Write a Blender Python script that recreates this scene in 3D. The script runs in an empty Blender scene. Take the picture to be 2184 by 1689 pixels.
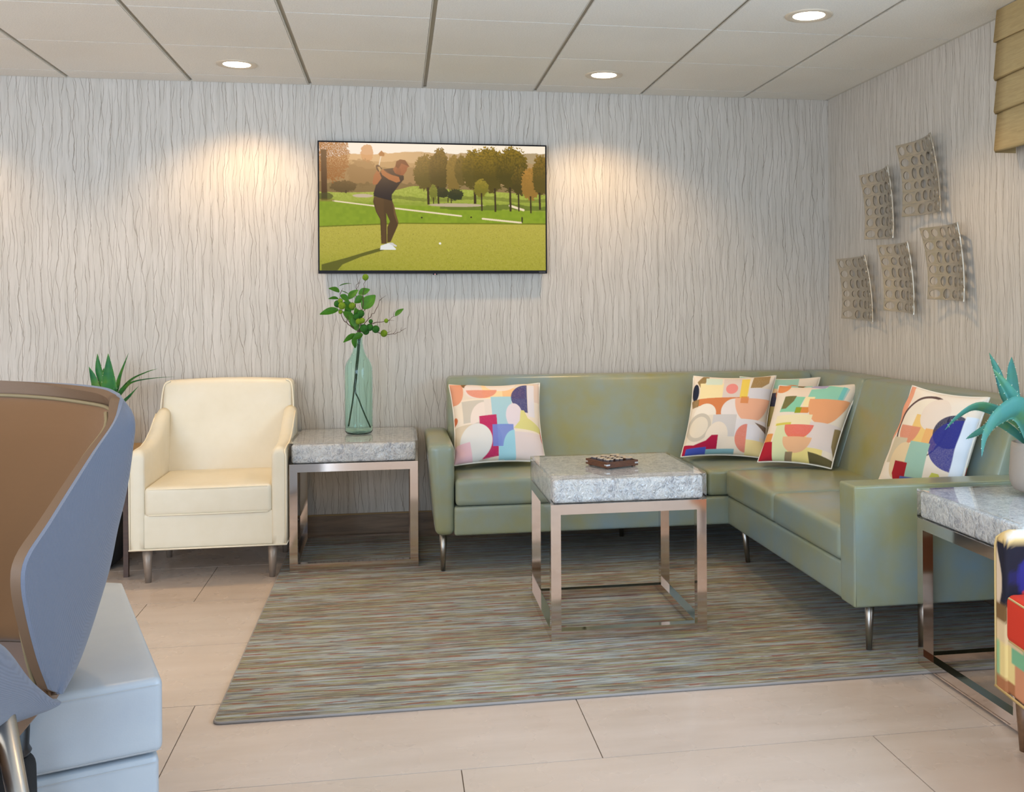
import bpy, bmesh, math, random
import numpy as np
from mathutils import Vector, Matrix
random.seed(7)
SC = bpy.context.scene
COL = SC.collection

# ------------------------------------------------------------------ camera
W, H = 2184, 1689
F_PX, CX, CY, YAW, ROLL = 2189.47, 1223.16, 652.67, 0.1707, -0.0059
CAM_Z = 1.2672
cam_d = bpy.data.cameras.new('camera')
cam = bpy.data.objects.new('camera', cam_d); COL.objects.link(cam)
sy, cyw = math.sin(YAW), math.cos(YAW)
right = Vector((cyw, -sy, 0)); up = Vector((0, 0, 1)); fwd = Vector((sy, cyw, 0))
r2 = right*math.cos(ROLL) + up*math.sin(ROLL)
u2 = up*math.cos(ROLL) - right*math.sin(ROLL)
cam.matrix_world = Matrix(((r2.x, u2.x, -fwd.x, 0), (r2.y, u2.y, -fwd.y, 0), (r2.z, u2.z, -fwd.z, CAM_Z), (0, 0, 0, 1)))
cam_d.sensor_fit = 'HORIZONTAL'; cam_d.sensor_width = 36
cam_d.lens = F_PX/W*36
cam_d.shift_x = (W/2-CX)/W; cam_d.shift_y = (CY-H/2)/W
cam_d.clip_start = 0.05
SC.camera = cam

# ------------------------------------------------------------------ world, light, exposure
SC.view_settings.view_transform = 'Standard'; SC.view_settings.look = 'None'
SC.view_settings.gamma = 1; SC.view_settings.use_curve_mapping = False
SC.view_settings.exposure = 0.08
wd = bpy.data.worlds.new('world'); SC.world = wd; wd.use_nodes = True
wd.node_tree.nodes['Background'].inputs[0].default_value = (0.75, 0.86, 1.0, 1)
wd.node_tree.nodes['Background'].inputs[1].default_value = 0.6

XL, XR, YB, YF, CEIL = -3.6, 2.511, 5.703, -1.6, 2.469   # room shell

def area_light(name, loc, rot, sx, sz, power, col):
    l = bpy.data.lights.new(name, 'AREA'); l.shape = 'RECTANGLE'; l.size = sx; l.size_y = sz
    l.energy = power; l.color = col
    o = bpy.data.objects.new(name, l); COL.objects.link(o); o.location = loc; o.rotation_euler = rot
    return o
PI = math.pi
# daylight through the windows: behind the camera and in the right-hand wall
area_light('daylight_rear', (-2.0, YF+0.05, 1.35), (PI/2, 0, 0), 2.5, 2.0, 160, (0.60, 0.79, 1.0))
area_light('daylight_side', (XR-0.04, 1.35, 1.4), (PI/2, 0, PI/2), 2.8, 1.3, 80, (0.52, 0.75, 1.0))
area_light('daylight_left', (XL+0.05, 1.6, 1.4), (PI/2, 0, -PI/2), 3.2, 1.5, 34, (1.0, 0.88, 0.72))  # added warm fill for the right wall; no window on this side
LAMP_W = 41

# ------------------------------------------------------------------ helpers
def lin(c):
    def f(v):
        v = v/255.0
        return v/12.92 if v <= 0.04045 else ((v+0.055)/1.055)**2.4
    return (f(c[0]), f(c[1]), f(c[2]), 1.0)

class NT:
    def __init__(s, name):
        s.m = bpy.data.materials.new(name); s.m.use_nodes = True
        s.t = s.m.node_tree; s.b = s.t.nodes['Principled BSDF']; s.out = s.t.nodes['Material Output']
    def n(s, typ, **kw):
        nd = s.t.nodes.new(typ)
        for k, v in kw.items():
            if k.startswith('i_'):
                key = k[2:]
                key = int(key) if key.isdigit() else key.replace('_', ' ')
                nd.inputs[key].default_value = v
            else:
                setattr(nd, k, v)
        return nd
    def l(s, a, b): s.t.links.new(a, b)
    def coord(s, scale=(1, 1, 1), kind='Object', rot=(0, 0, 0)):
        tc = s.n('ShaderNodeTexCoord'); mp = s.n('ShaderNodeMapping')
        s.l(tc.outputs[kind], mp.inputs[0]); mp.inputs['Scale'].default_value = scale
        mp.inputs['Rotation'].default_value = rot
        return mp.outputs[0]
    def ramp(s, fac, stops, interp='LINEAR'):
        r = s.n('ShaderNodeValToRGB'); r.color_ramp.interpolation = interp
        e = r.color_ramp.elements
        while len(e) < len(stops): e.new(0.5)
        for el, (p, c) in zip(e, stops): el.position = p; el.color = c
        s.l(fac, r.inputs[0]); return r.outputs[0]
    def mix(s, fac, a, b, blend='MIX'):
        m = s.n('ShaderNodeMix', data_type='RGBA', blend_type=blend)
        for sock, v in ((m.inputs[0], fac), (m.inputs[6], a), (m.inputs[7], b)):
            if hasattr(v, 'is_linked'): s.l(v, sock)
            else: sock.default_value = v
        return m.outputs[2]
    def math(s, op, a, b=0.0, c=None):
        m = s.n('ShaderNodeMath', operation=op)
        for i, v in enumerate((a, b) if c is None else (a, b, c)):
            if hasattr(v, 'is_linked'): s.l(v, m.inputs[i])
            else: m.inputs[i].default_value = v
        return m.outputs[0]
    def noise(s, vec, scale, detail=2, rough=0.5, dist=0.0):
        nd = s.n('ShaderNodeTexNoise', i_Scale=scale, i_Detail=detail, i_Roughness=rough, i_Distortion=dist)
        s.l(vec, nd.inputs['Vector']); return nd.outputs[0]
    def bump(s, h, strength=0.3, dist=0.002):
        b = s.n('ShaderNodeBump', i_Strength=strength, i_Distance=dist)
        s.l(h, b.inputs['Height']); s.l(b.outputs[0], s.b.inputs['Normal']); return b

def simple(name, rgb, rough=0.5, metal=0.0, spec=0.5, var=0.0, vscale=8, bumpk=0.0, bscale=200, coat=0.0, sheen=0.0):
    m = NT(name); c = lin(rgb)
    m.b.inputs['Base Color'].default_value = c; m.b.inputs['Roughness'].default_value = rough
    m.b.inputs['Metallic'].default_value = metal; m.b.inputs['Specular IOR Level'].default_value = spec
    m.b.inputs['Coat Weight'].default_value = coat; m.b.inputs['Sheen Weight'].default_value = sheen
    if var:
        v = m.noise(m.coord(), vscale, 4, 0.55)
        a = tuple(x*(1-var) for x in c[:3])+(1,); b = tuple(min(1, x*(1+var)) for x in c[:3])+(1,)
        m.l(m.ramp(v, [(0.3, a), (0.7, b)]), m.b.inputs['Base Color'])
    if bumpk:
        m.bump(m.noise(m.coord(), bscale, 3), bumpk, 0.001)
    return m.m

def link(name, bm, mat, parent=None, smooth=True):
    me = bpy.data.meshes.new(name)
    bmesh.ops.recalc_face_normals(bm, faces=bm.faces)
    bm.to_mesh(me); bm.free()
    if mat: me.materials.append(mat)
    if smooth:
        for p in me.polygons: p.use_smooth = True
    o = bpy.data.objects.new(name, me); COL.objects.link(o)
    if parent: o.parent = parent
    return o
def autosmooth(o, deg=35):
    me = o.data
    bm = bmesh.new(); bm.from_mesh(me)
    for e in bm.edges:
        if len(e.link_faces) == 2 and e.calc_face_angle(0) > math.radians(deg): e.smooth = False
    bm.to_mesh(me); bm.free()
    return o
def thing(name, label, cat, loc=(0, 0, 0), rotz=0.0, group=None):
    o = bpy.data.objects.new(name, None); COL.objects.link(o)
    o.empty_display_size = 0.05
    o.location = loc; o.rotation_euler = (0, 0, rotz)
    o['label'] = label; o['category'] = cat
    if group: o['group'] = group
    return o
def tag(o, label, cat, group=None):
    o['label'] = label; o['category'] = cat
    if group: o['group'] = group
    return o
def struct(name, bm, mat, parent=None, smooth=False):
    o = link(name, bm, mat, parent, smooth)
    o['kind'] = 'structure'
    return o

def box(bm, x0, x1, y0, y1, z0, z1):
    v = [bm.verts.new((x, y, z)) for x in (x0, x1) for y in (y0, y1) for z in (z0, z1)]
    for f in ((0, 1, 3, 2), (4, 6, 7, 5), (0, 4, 5, 1), (2, 3, 7, 6), (0, 2, 6, 4), (1, 5, 7, 3)):
        bm.faces.new([v[i] for i in f])
    return v
def bevel(bm, off, seg=2, ang=30):
    ed = [e for e in bm.edges if len(e.link_faces) == 2 and e.calc_face_angle(0) > math.radians(ang)]
    bmesh.ops.bevel(bm, geom=ed, offset=off, segments=seg, profile=0.5, affect='EDGES')
def _axis(h, r, n):
    a = [-h+r*(1-math.cos(k*PI/2/4)) for k in range(4)]
    mid = [(-h+r)+(2*h-2*r)*k/n for k in range(n+1)]
    return a+mid+[-x for x in reversed(a)]
def soft_box(bm, x0, x1, y0, y1, z0, z1, r=0.03, crown=(0, 0, 0), n=8, warp=None):
    """rounded box whose faces may swell: crown = swell of the x, y, z faces"""
    c = Vector(((x0+x1)/2, (y0+y1)/2, (z0+z1)/2)); h = ((x1-x0)/2, (y1-y0)/2, (z1-z0)/2)
    r = min(r, min(h)*0.98); ax = [_axis(hh, r, n) for hh in h]
    for a in range(3):
        b, d = (a+1) % 3, (a+2) % 3
        for s in (-1, 1):
            grid = []
            for p in ax[b]:
                row = []
                for q in ax[d]:
                    v = [0, 0, 0]; v[a] = s*h[a]; v[b] = p; v[d] = q
                    core = [max(-(h[i]-r), min(h[i]-r, v[i])) for i in range(3)]
                    dv = Vector([v[i]-core[i] for i in range(3)])
                    if dv.length > 1e-9: dv = dv.normalized()*r
                    o = Vector(core)+dv
                    t = [o[i]/h[i] for i in range(3)]
                    for i in range(3):
                        j, k = (i+1) % 3, (i+2) % 3
                        o[i] += crown[i]*t[i]*max(0, 1-t[j]**2)*max(0, 1-t[k]**2)
                    o += c
                    if warp: o = Vector(warp(o))
                    row.append(bm.verts.new(o))
                grid.append(row)
            for i in range(len(grid)-1):
                for j in range(len(grid[0])-1):
                    try: bm.faces.new((grid[i][j], grid[i+1][j], grid[i+1][j+1], grid[i][j+1]))
                    except ValueError: pass
    bmesh.ops.remove_doubles(bm, verts=bm.verts, dist=1e-5)
def tube(bm, pts, rad, seg=8, closed=False, cap=True):
    pts = [Vector(p) for p in pts]; n = len(pts)
    rad = rad if hasattr(rad, '__len__') else [rad]*n
    rings = []; prev = None
    for i, p in enumerate(pts):
        if closed: t = pts[(i+1) % n]-pts[i-1]
        else: t = pts[min(i+1, n-1)]-pts[max(i-1, 0)]
        t = t.normalized() if t.length > 1e-9 else Vector((0, 0, 1))
        if prev is None: a = t.orthogonal().normalized()
        else:
            a = prev-t*prev.dot(t); a = a.normalized() if a.length > 1e-6 else t.orthogonal().normalized()
        prev = a; b = t.cross(a)
        rings.append([bm.verts.new(p+(a*math.cos(2*PI*k/seg)+b*math.sin(2*PI*k/seg))*rad[i]) for k in range(seg)])
    m = n if closed else n-1
    for i in range(m):
        A, B = rings[i], rings[(i+1) % n]
        for k in range(seg): bm.faces.new((A[k], A[(k+1) % seg], B[(k+1) % seg], B[k]))
    if cap and not closed: bm.faces.new(rings[0][::-1]); bm.faces.new(rings[-1])
def lathe(bm, prof, seg=40, center=(0, 0), cap=False):
    rings = []
    for r, z in prof:
        if r < 1e-6: rings.append([bm.verts.new((center[0], center[1], z))])
        else: rings.append([bm.verts.new((center[0]+r*math.cos(2*PI*k/seg), center[1]+r*math.sin(2*PI*k/seg), z)) for k in range(seg)])
    for A, B in zip(rings, rings[1:]):
        for k in range(seg):
            k2 = (k+1) % seg
            if len(A) == 1 and len(B) == 1: continue
            if len(A) == 1: bm.faces.new((A[0], B[k2], B[k]))
            elif len(B) == 1: bm.faces.new((A[k], A[k2], B[0]))
            else: bm.faces.new((A[k], A[k2], B[k2], B[k]))
def spline(pts, n=8):
    """Catmull-Rom through points"""
    P = [Vector(p) for p in pts]; P = [P[0]*2-P[1]]+P+[P[-1]*2-P[-2]]; out = []
    for i in range(1, len(P)-2):
        for k in range(n):
            t = k/n; a, b, c, d = P[i-1], P[i], P[i+1], P[i+2]
            out.append(0.5*((2*b)+(c-a)*t+(2*a-5*b+4*c-d)*t*t+(3*b-a-3*c+d)*t**3))
    out.append(P[-2]); return out
def leg_bm(bm, x, y, ztop, r0, r1, dx=0, dy=0, z0=0.0):
    tube(bm, [(x+dx, y+dy, z0), (x+dx*0.5, y+dy*0.5, (z0+ztop)/2), (x, y, ztop)], [r1, (r0+r1)/2, r0], 24)

# ------------------------------------------------------------------ materials
def mat_wallpaper():
    m = NT('crinkled_wallpaper')
    tc = m.n('ShaderNodeTexCoord'); geo = m.n('ShaderNodeNewGeometry')
    sep = m.n('ShaderNodeSeparateXYZ'); m.l(tc.outputs['Object'], sep.inputs[0])
    # run along the wall (x+y works on both walls), height z
    s = m.math('ADD', sep.outputs[0], sep.outputs[1])
    def vec(kx, kz, off=0.0):
        c = m.n('ShaderNodeCombineXYZ'); m.l(m.math('MULTIPLY_ADD', s, kx, off), c.inputs[0]); m.l(m.math('MULTIPLY', sep.outputs[2], kz), c.inputs[1])
        return c.outputs[0]
    def lines(N, kx, kz, amp, off, width, pres):
        nz = m.noise(vec(kx, kz, off), 1.0, 5, 0.46)
        w = m.math('MULTIPLY_ADD', m.math('SUBTRACT', nz, 0.5), amp, s)
        ph = m.math('MULTIPLY_ADD', w, N, off)
        d = m.math('ABSOLUTE', m.math('SUBTRACT', m.math('FRACT', ph), 0.5))
        idn = m.math('FLOOR', ph)
        c = m.n('ShaderNodeCombineXYZ'); m.l(m.math('MULTIPLY', idn, 3.71), c.inputs[0]); m.l(m.math('MULTIPLY', sep.outputs[2], 4.2), c.inputs[1])
        pr = m.ramp(m.noise(c.outputs[0], 1.0, 1), [(pres, (0, 0, 0, 1)), (pres+0.07, (1, 1, 1, 1))])
        thick = m.math('MULTIPLY_ADD', m.noise(c.outputs[0], 2.3, 1), 0.6, 0.55)
        ln = m.ramp(m.math('DIVIDE', d, thick), [(0.0, (1, 1, 1, 1)), (width*0.45, (0.85,)*3+(1,)), (width, (0, 0, 0, 1))])
        return m.math('MULTIPLY', ln, pr)
    la = lines(25, 4.0, 2.4, 0.115, 0.0, 0.046, 0.34)
    lb = lines(19, 3.6, 2.0, 0.15, 11.3, 0.036, 0.37)
    lc = lines(31, 4.6, 2.8, 0.10, 23.7, 0.048, 0.40)
    l1 = m.math('MAXIMUM', la, lb)
    fine = m.noise(vec(330, 9), 1.0, 3, 0.6)
    pap = m.ramp(fine, [(0.3, lin((192, 186, 176))), (0.7, lin((214, 207, 198)))])
    big = m.noise(vec(30, 2.2, 5), 1.0, 2)
    pap = m.mix(0.35, pap, m.ramp(big, [(0.35, lin((186, 182, 176))), (0.65, lin((216, 212, 208)))]))
    fac = m.math('MULTIPLY', l1, 0.72)
    c1 = m.mix(fac, pap, lin((124, 112, 96)))
    f2 = m.math('MULTIPLY', lc, 0.55)
    c2 = m.mix(f2, c1, lin((138, 130, 120)))
    m.l(c2, m.b.inputs['Base Color']); m.b.inputs['Roughness'].default_value = 0.55
    m.b.inputs['Specular IOR Level'].default_value = 0.3
    h = m.math('SUBTRACT', fine, m.math('MULTIPLY', l1, 2.0))
    m.bump(h, 0.25, 0.002)
    return m.m
def mat_ceiling():
    m = NT('ceiling_tile')
    v = m.coord()
    a = m.noise(v, 160, 3, 0.6); b = m.noise(v, 1.6, 2)
    c = m.ramp(b, [(0.35, lin((232, 228, 220))), (0.65, lin((238, 235, 228)))])
    c = m.mix(0.25, c, m.ramp(a, [(0.35, lin((206, 202, 194))), (0.6, lin((246, 243, 237)))]))
    m.l(c, m.b.inputs['Base Color']); m.b.inputs['Roughness'].default_value = 0.9
    m.bump(a, 0.6, 0.004)
    return m.m
def mat_floor():
    m = NT('floor_tile')
    v = m.coord((1.0, 4.5, 1)); a = m.noise(v, 1.6, 5, 0.6, 0.0)
    g = m.n('ShaderNodeNewGeometry')
    c = m.ramp(a, [(0.3, lin((190, 174, 162))), (0.7, lin((204, 190, 180)))])
    c = m.mix(m.math('MULTIPLY', g.outputs['Random Per Island'], 0.35), c, lin((194, 176, 160)))
    m.l(c, m.b.inputs['Base Color'])
    m.l(m.ramp(m.noise(m.coord(), 5, 3), [(0.3, (0.22,)*3+(1,)), (0.7, (0.34,)*3+(1,))]), m.b.inputs['Roughness'])
    return m.m
def mat_rug():
    m = NT('striped_rug')
    tc = m.n('ShaderNodeTexCoord'); sep = m.n('ShaderNodeSeparateXYZ'); m.l(tc.outputs['Object'], sep.inputs[0])
    X, Y = sep.outputs[0], sep.outputs[1]
    def st(kx, ky, off=0.0, det=2):
        c = m.n('ShaderNodeCombineXYZ'); m.l(m.math('MULTIPLY_ADD', X, kx, off), c.inputs[0]); m.l(m.math('MULTIPLY', Y, ky), c.inputs[1])
        return m.noise(c.outputs[0], 1.0, det, 0.6)
    n1 = st(1.2, 17, 0); n2 = st(5, 75, 4.0, 3); n3 = st(9, 170, 9.0, 3); pile = m.noise(m.coord(), 420, 2)
    grey, tan, olive = lin((160, 168, 170)), lin((128, 116, 88)), lin((146, 142, 88))
    base = m.mix(m.ramp(n1, [(0.46, (0, 0, 0, 1)), (0.54, (1, 1, 1, 1))]), grey, tan)
    base = m.mix(m.ramp(n2, [(0.45, (0, 0, 0, 1)), (0.6, (0.85,)*3+(1,))]), base, lin((82, 74, 68)))
    base = m.mix(m.ramp(st(4, 60, 22, 2), [(0.5, (0, 0, 0, 1)), (0.62, (0.8,)*3+(1,))]), base, olive)
    base = m.mix(m.ramp(n3, [(0.52, (0, 0, 0, 1)), (0.66, (0.7,)*3+(1,))]), base, lin((196, 192, 176)))
    # rust dashes in rows about 6 cm apart
    row = m.math('PINGPONG', m.math('MULTIPLY_ADD', st(0.8, 3, 30, 1), 0.06, Y), 0.026)
    band = m.ramp(row, [(0.0, (1, 1, 1, 1)), (0.0045, (0, 0, 0, 1))], 'CONSTANT')
    dash = m.ramp(st(8.5, 70, 50, 2), [(0.51, (0, 0, 0, 1)), (0.52, (1, 1, 1, 1))])
    rust = m.math('MULTIPLY', m.math('MULTIPLY', band, dash), 0.8)
    base = m.mix(rust, base, lin((136, 64, 18)))
    base = m.mix(0.25, base, m.ramp(pile, [(0.3, (0.05, 0.05, 0.05, 1)), (0.7, (0.6, 0.6, 0.58, 1))]), 'OVERLAY')
    m.l(base, m.b.inputs['Base Color']); m.b.inputs['Roughness'].default_value = 0.95
    m.b.inputs['Specular IOR Level'].default_value = 0.1; m.b.inputs['Sheen Weight'].default_value = 0.2
    m.bump(m.math('ADD', pile, n3), 0.5, 0.003)
    return m.m
def mat_leather(name, a, b, c, rough=0.36, mscale=3.2):
    m = NT(name); v = m.coord()
    n = m.noise(v, mscale, 4, 0.6); n2 = m.noise(v, mscale*3.1, 3, 0.6)
    col = m.ramp(n, [(0.33, lin(a)), (0.5, lin(b)), (0.68, lin(c))])
    col = m.mix(0.25, col, m.ramp(n2, [(0.35, lin(a)), (0.65, lin(c))]))
    m.l(col, m.b.inputs['Base Color']); m.b.inputs['Roughness'].default_value = rough
    m.b.inputs['Specular IOR Level'].default_value = 0.5
    m.bump(m.noise(v, 260, 2), 0.12, 0.001)
    return m.m
def mat_vcol(name, rough=0.8, emit=0.0, weave=0.0, spec=0.3):
    m = NT(name); a = m.n('ShaderNodeVertexColor', layer_name='Col')
    c = a.outputs[0]
    if emit:
        m.b.inputs['Base Color'].default_value = (0.01, 0.01, 0.01, 1)
        m.l(c, m.b.inputs['Emission Color']); m.b.inputs['Emission Strength'].default_value = emit
    else:
        m.l(c, m.b.inputs['Base Color'])
    if weave: m.bump(m.noise(m.coord(), 500, 2), weave, 0.001)
    m.b.inputs['Roughness'].default_value = rough; m.b.inputs['Specular IOR Level'].default_value = spec
    return m.m
def mat_glass(name, col, ior=1.45, rough=0.0):
    m = NT(name)
    m.b.inputs['Base Color'].default_value = col; m.b.inputs['Transmission Weight'].default_value = 1
    m.b.inputs['Roughness'].default_value = rough; m.b.inputs['IOR'].default_value = ior
    return m.m
def mat_crackle():
    m = NT('crackled_core'); v = m.coord()
    wob = m.n('ShaderNodeTexNoise', i_Scale=26.0, i_Detail=3.0); m.l(v, wob.inputs['Vector'])
    mx = m.n('ShaderNodeMix', data_type='VECTOR'); mx.inputs[0].default_value = 0.05
    m.l(v, mx.inputs[4]); m.l(wob.outputs['Color'], mx.inputs[5])
    def vor(scale, w, stretch):
        mp = m.n('ShaderNodeMapping'); mp.inputs['Scale'].default_value = stretch; m.l(mx.outputs[1], mp.inputs[0])
        vv = m.n('ShaderNodeTexVoronoi', feature='DISTANCE_TO_EDGE', i_Scale=scale); m.l(mp.outputs[0], vv.inputs['Vector'])
        return vv.outputs['Distance']
    d1 = vor(30, 0, (1, 1, 0.5)); d2 = vor(70, 0, (1, 1, 0.6))
    a = m.ramp(d1, [(0.0, (1, 1, 1, 1)), (0.07, (0, 0, 0, 1))])
    b = m.ramp(d2, [(0.0, (0.8,)*3+(1,)), (0.12, (0, 0, 0, 1))])
    n = m.noise(v, 30, 3)
    base = m.ramp(n, [(0.35, lin((200, 200, 204))), (0.65, lin((244, 242, 238)))])
    fac = m.math('MAXIMUM', a, b)
    col = m.mix(fac, base, lin((250, 248, 244)))
    m.l(col, m.b.inputs['Base Color'])
    m.l(m.math('MULTIPLY_ADD', fac, -0.15, 0.15), m.b.inputs['Metallic'])
    m.b.inputs['Roughness'].default_value = 0.22
    m.bump(m.math('ADD', d1, m.math('MULTIPLY', d2, 0.6)), 0.9, 0.01)
    return m.m
def mat_wood(name, a, b, rough=0.45, axis=(1, 12, 12)):
    m = NT(name); v = m.coord(axis); n = m.noise(v, 3, 5, 0.6, 0.8)
    m.l(m.ramp(n, [(0.3, lin(a)), (0.7, lin(b))]), m.b.inputs['Base Color'])
    m.b.inputs['Roughness'].default_value = rough; m.bump(n, 0.15, 0.002); return m.m

M_WALL = mat_wallpaper(); M_CEIL = mat_ceiling(); M_FLOOR = mat_floor(); M_RUG = mat_rug()
M_GROUT = simple('grout', (128, 118, 110), 0.8)
M_BACKING = simple('ceiling_grid_paint', (176, 170, 158), 0.6)
M_TEE = simple('ceiling_tee_paint', (214, 210, 200), 0.5)
M_BASEB = mat_wood('baseboard_wood', (112, 92, 74), (146, 122, 100), 0.45, (1.2, 12, 12))
M_SOFA = mat_leather('sage_leatherette', (148, 143, 86), (140, 148, 126), (124, 148, 160), 0.30, 1.9)  # olive-to-blue mottle: aged leather, plus warm lamp and cool daylight tints in the colour
M_CREAM = mat_leather('cream_leatherette', (222, 212, 188), (228, 219, 197), (232, 224, 205), 0.4, 3)
M_PIPE = simple('cream_piping', (240, 230, 206), 0.5)
M_CHROME = simple('polished_steel', (222, 210, 202), 0.08, 1.0)
M_BRUSH = simple('brushed_steel', (176, 172, 166), 0.32, 1.0)
M_LEGP = simple('bronze_leg_paint', (150, 136, 124), 0.4, 0.35)
M_CRACK = mat_crackle()
M_SLAB = mat_glass('clear_acrylic', (0.98, 0.99, 1.0, 1), 1.33)
M_BLACK = simple('black_plastic', (14, 14, 15), 0.35)
M_BLACKCLOTH = simple('black_cloth', (18, 18, 19), 0.9, bumpk=0.3)
M_TRIMW = simple('lamp_trim', (214, 200, 180), 0.4)
M_ART = simple('art_nickel', (190, 181, 166), 0.33, 0.85)
M_VAL = mat_wood('valance_linen', (170, 148, 104), (188, 166, 120), 0.85, (3, 3, 60))
M_POT = simple('grey_pot', (168, 158, 148), 0.55, var=0.05)
M_SOIL = simple('soil', (70, 46, 30), 0.95, bumpk=0.8, bscale=90)
M_GLASSG = mat_glass('green_glass', (0.76, 0.95, 0.89, 1), 1.25)
M_TWIG = simple('twig_bark', (92, 66, 54), 0.8, bumpk=0.4)
M_STEM = simple('stem_green', (52, 66, 44), 0.6)
M_LEAF = simple('branch_leaf', (100, 168, 52), 0.45, var=0.4, vscale=14)
M_BERRY = simple('fuzzy_green_berry', (112, 142, 22), 0.9, var=0.25, vscale=60, bumpk=1.0, bscale=500)
M_BERRYD = simple('fuzzy_dark_berry', (38, 98, 22), 0.9, var=0.25, vscale=60, bumpk=1.0, bscale=500)
def mat_agave(name, a, b, c):
    m = NT(name); n = m.noise(m.coord(), 7, 3, 0.6)
    m.l(m.ramp(n, [(0.35, lin(a)), (0.55, lin(b)), (0.72, lin(c))]), m.b.inputs['Base Color'])
    m.b.inputs['Roughness'].default_value = 0.42; return m.m
M_AGAVE = mat_agave('agave_leaf_green', (30, 128, 92), (84, 158, 84), (140, 170, 60))
M_AGAVEB = mat_agave('agave_leaf_bluish', (92, 164, 160), (96, 164, 142), (132, 172, 84))
M_THORN = simple('agave_thorn', (206, 214, 190), 0.6)
M_TABLEWOOD = mat_wood('honey_wood', (150, 118, 72), (176, 144, 92), 0.4)
M_TRAY = mat_wood('walnut_tray', (70, 40, 24), (106, 62, 36), 0.4, (20, 20, 60))
M_PIECE = mat_wood('dark_game_piece', (52, 34, 28), (80, 54, 44), 0.4)
M_PIECETOP = simple('pale_piece_top', (190, 172, 148), 0.5)
M_INLAY = simple('aluminium_inlay', (220, 220, 222), 0.3, 0.9)
def mat_weave(name, a, b, sc=900):
    m = NT(name); v = m.coord()
    w1 = m.n('ShaderNodeTexWave', bands_direction='Z', i_Scale=sc/7, i_Distortion=0.6); m.l(v, w1.inputs['Vector'])
    w2 = m.n('ShaderNodeTexWave', bands_direction='X', i_Scale=sc/7, i_Distortion=0.6); m.l(v, w2.inputs['Vector'])
    w = m.math('MULTIPLY', w1.outputs['Fac'], w2.outputs['Fac'])
    m.l(m.ramp(w, [(0.1, lin(a)), (0.6, lin(b))]), m.b.inputs['Base Color'])
    m.b.inputs['Roughness'].default_value = 0.7; m.b.inputs['Sheen Weight'].default_value = 0.3
    m.bump(w, 0.5, 0.001); return m.m
M_SHELLOUT = mat_weave('blue_grey_weave', (86, 95, 114), (106, 117, 140), 2200)
M_SHELLIN = mat_weave('taupe_weave', (110, 72, 34), (126, 86, 42), 2200)
M_SHELLRIM = simple('taupe_rim', (104, 80, 60), 0.6, bumpk=0.2, bscale=600)
M_SHELLPIPE = simple('taupe_piping', (128, 112, 82), 0.6)
M_OTTO = mat_leather('pale_blue_vinyl', (166, 174, 184), (171, 179, 187), (176, 183, 189), 0.36, 4)
M_THREAD = simple('pale_thread', (200, 204, 208), 0.8)
M_PILLOW = mat_vcol('printed_cotton', 0.85, 0, 0.25)
M_PRINTCH = mat_vcol('printed_upholstery', 0.75, 0, 0.2)
M_CORD = simple('white_cord', (232, 226, 214), 0.8)
M_SCREEN = mat_vcol('tv_picture', 0.4, 0.95, 0, 0.05)
M_BEZEL = simple('tv_bezel', (20, 18, 24), 0.5, spec=0.2)
M_DARKWALL = simple('plain_paint', (228, 212, 200), 0.8)

# ------------------------------------------------------------------ room shell
def quad_wall(name, pts, mat):
    bm = bmesh.new(); bm.faces.new([bm.verts.new(p) for p in pts]); return struct(name, bm, mat)
T = 0.12
bm = bmesh.new(); box(bm, XL-T, XR+T, YB, YB+T, 0, CEIL+0.1); struct('wall_back', bm, M_WALL)
# right wall with a window opening towards the camera
wy0, wy1, wz0, wz1 = -0.15, 2.85, 0.75, 2.1
bm = bmesh.new()
box(bm, XR, XR+T, wy1, YB+T, 0, CEIL+0.1); box(bm, XR, XR+T, YF-T, wy0, 0, CEIL+0.1)
box(bm, XR, XR+T, wy0, wy1, 0, wz0); box(bm, XR, XR+T, wy0, wy1, wz1, CEIL+0.1)
struct('wall_right', bm, M_WALL)
M_WPANE = mat_glass('window_pane', (0.95, 0.98, 1, 1), 1.1)
def window(idx, axis, pos, a0, a1, z0, z1):
    root = bpy.data.objects.new('window_%d' % idx, None); COL.objects.link(root); root['kind'] = 'structure'
    bm = bmesh.new(); t = 0.05
    def b(s0, s1, q0, q1):
        if axis == 'x': box(bm, pos, pos+0.05, s0, s1, q0, q1)
        else: box(bm, s0, s1, pos-0.05, pos, q0, q1)
    b(a0, a0+t, z0, z1); b(a1-t, a1, z0, z1); b(a0, a1, z0, z0+t); b(a0, a1, z1-t, z1)
    mid = (a0+a1)/2; b(mid-0.02, mid+0.02, z0, z1)
    f = link('window_frame', bm, M_TRIMW, root, False)
window(1, 'x', XR+0.05, wy0, wy1, wz0, wz1)
fx0, fx1, fz0, fz1 = -3.3, -0.7, 0.35, 2.35
bm = bmesh.new()
box(bm, XL-T, fx0, YF-T, YF, 0, CEIL+0.1); box(bm, fx1, XR+T, YF-T, YF, 0, CEIL+0.1)
box(bm, fx0, fx1, YF-T, YF, 0, fz0); box(bm, fx0, fx1, YF-T, YF, fz1, CEIL+0.1)
struct('wall_front', bm, M_DARKWALL)
window(2, 'y', YF-0.04, fx0, fx1, fz0, fz1)
bm = bmesh.new(); box(bm, XL-T, XL, YF-T, YB+T, 0, CEIL+0.1); struct('wall_left', bm, M_DARKWALL)

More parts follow.
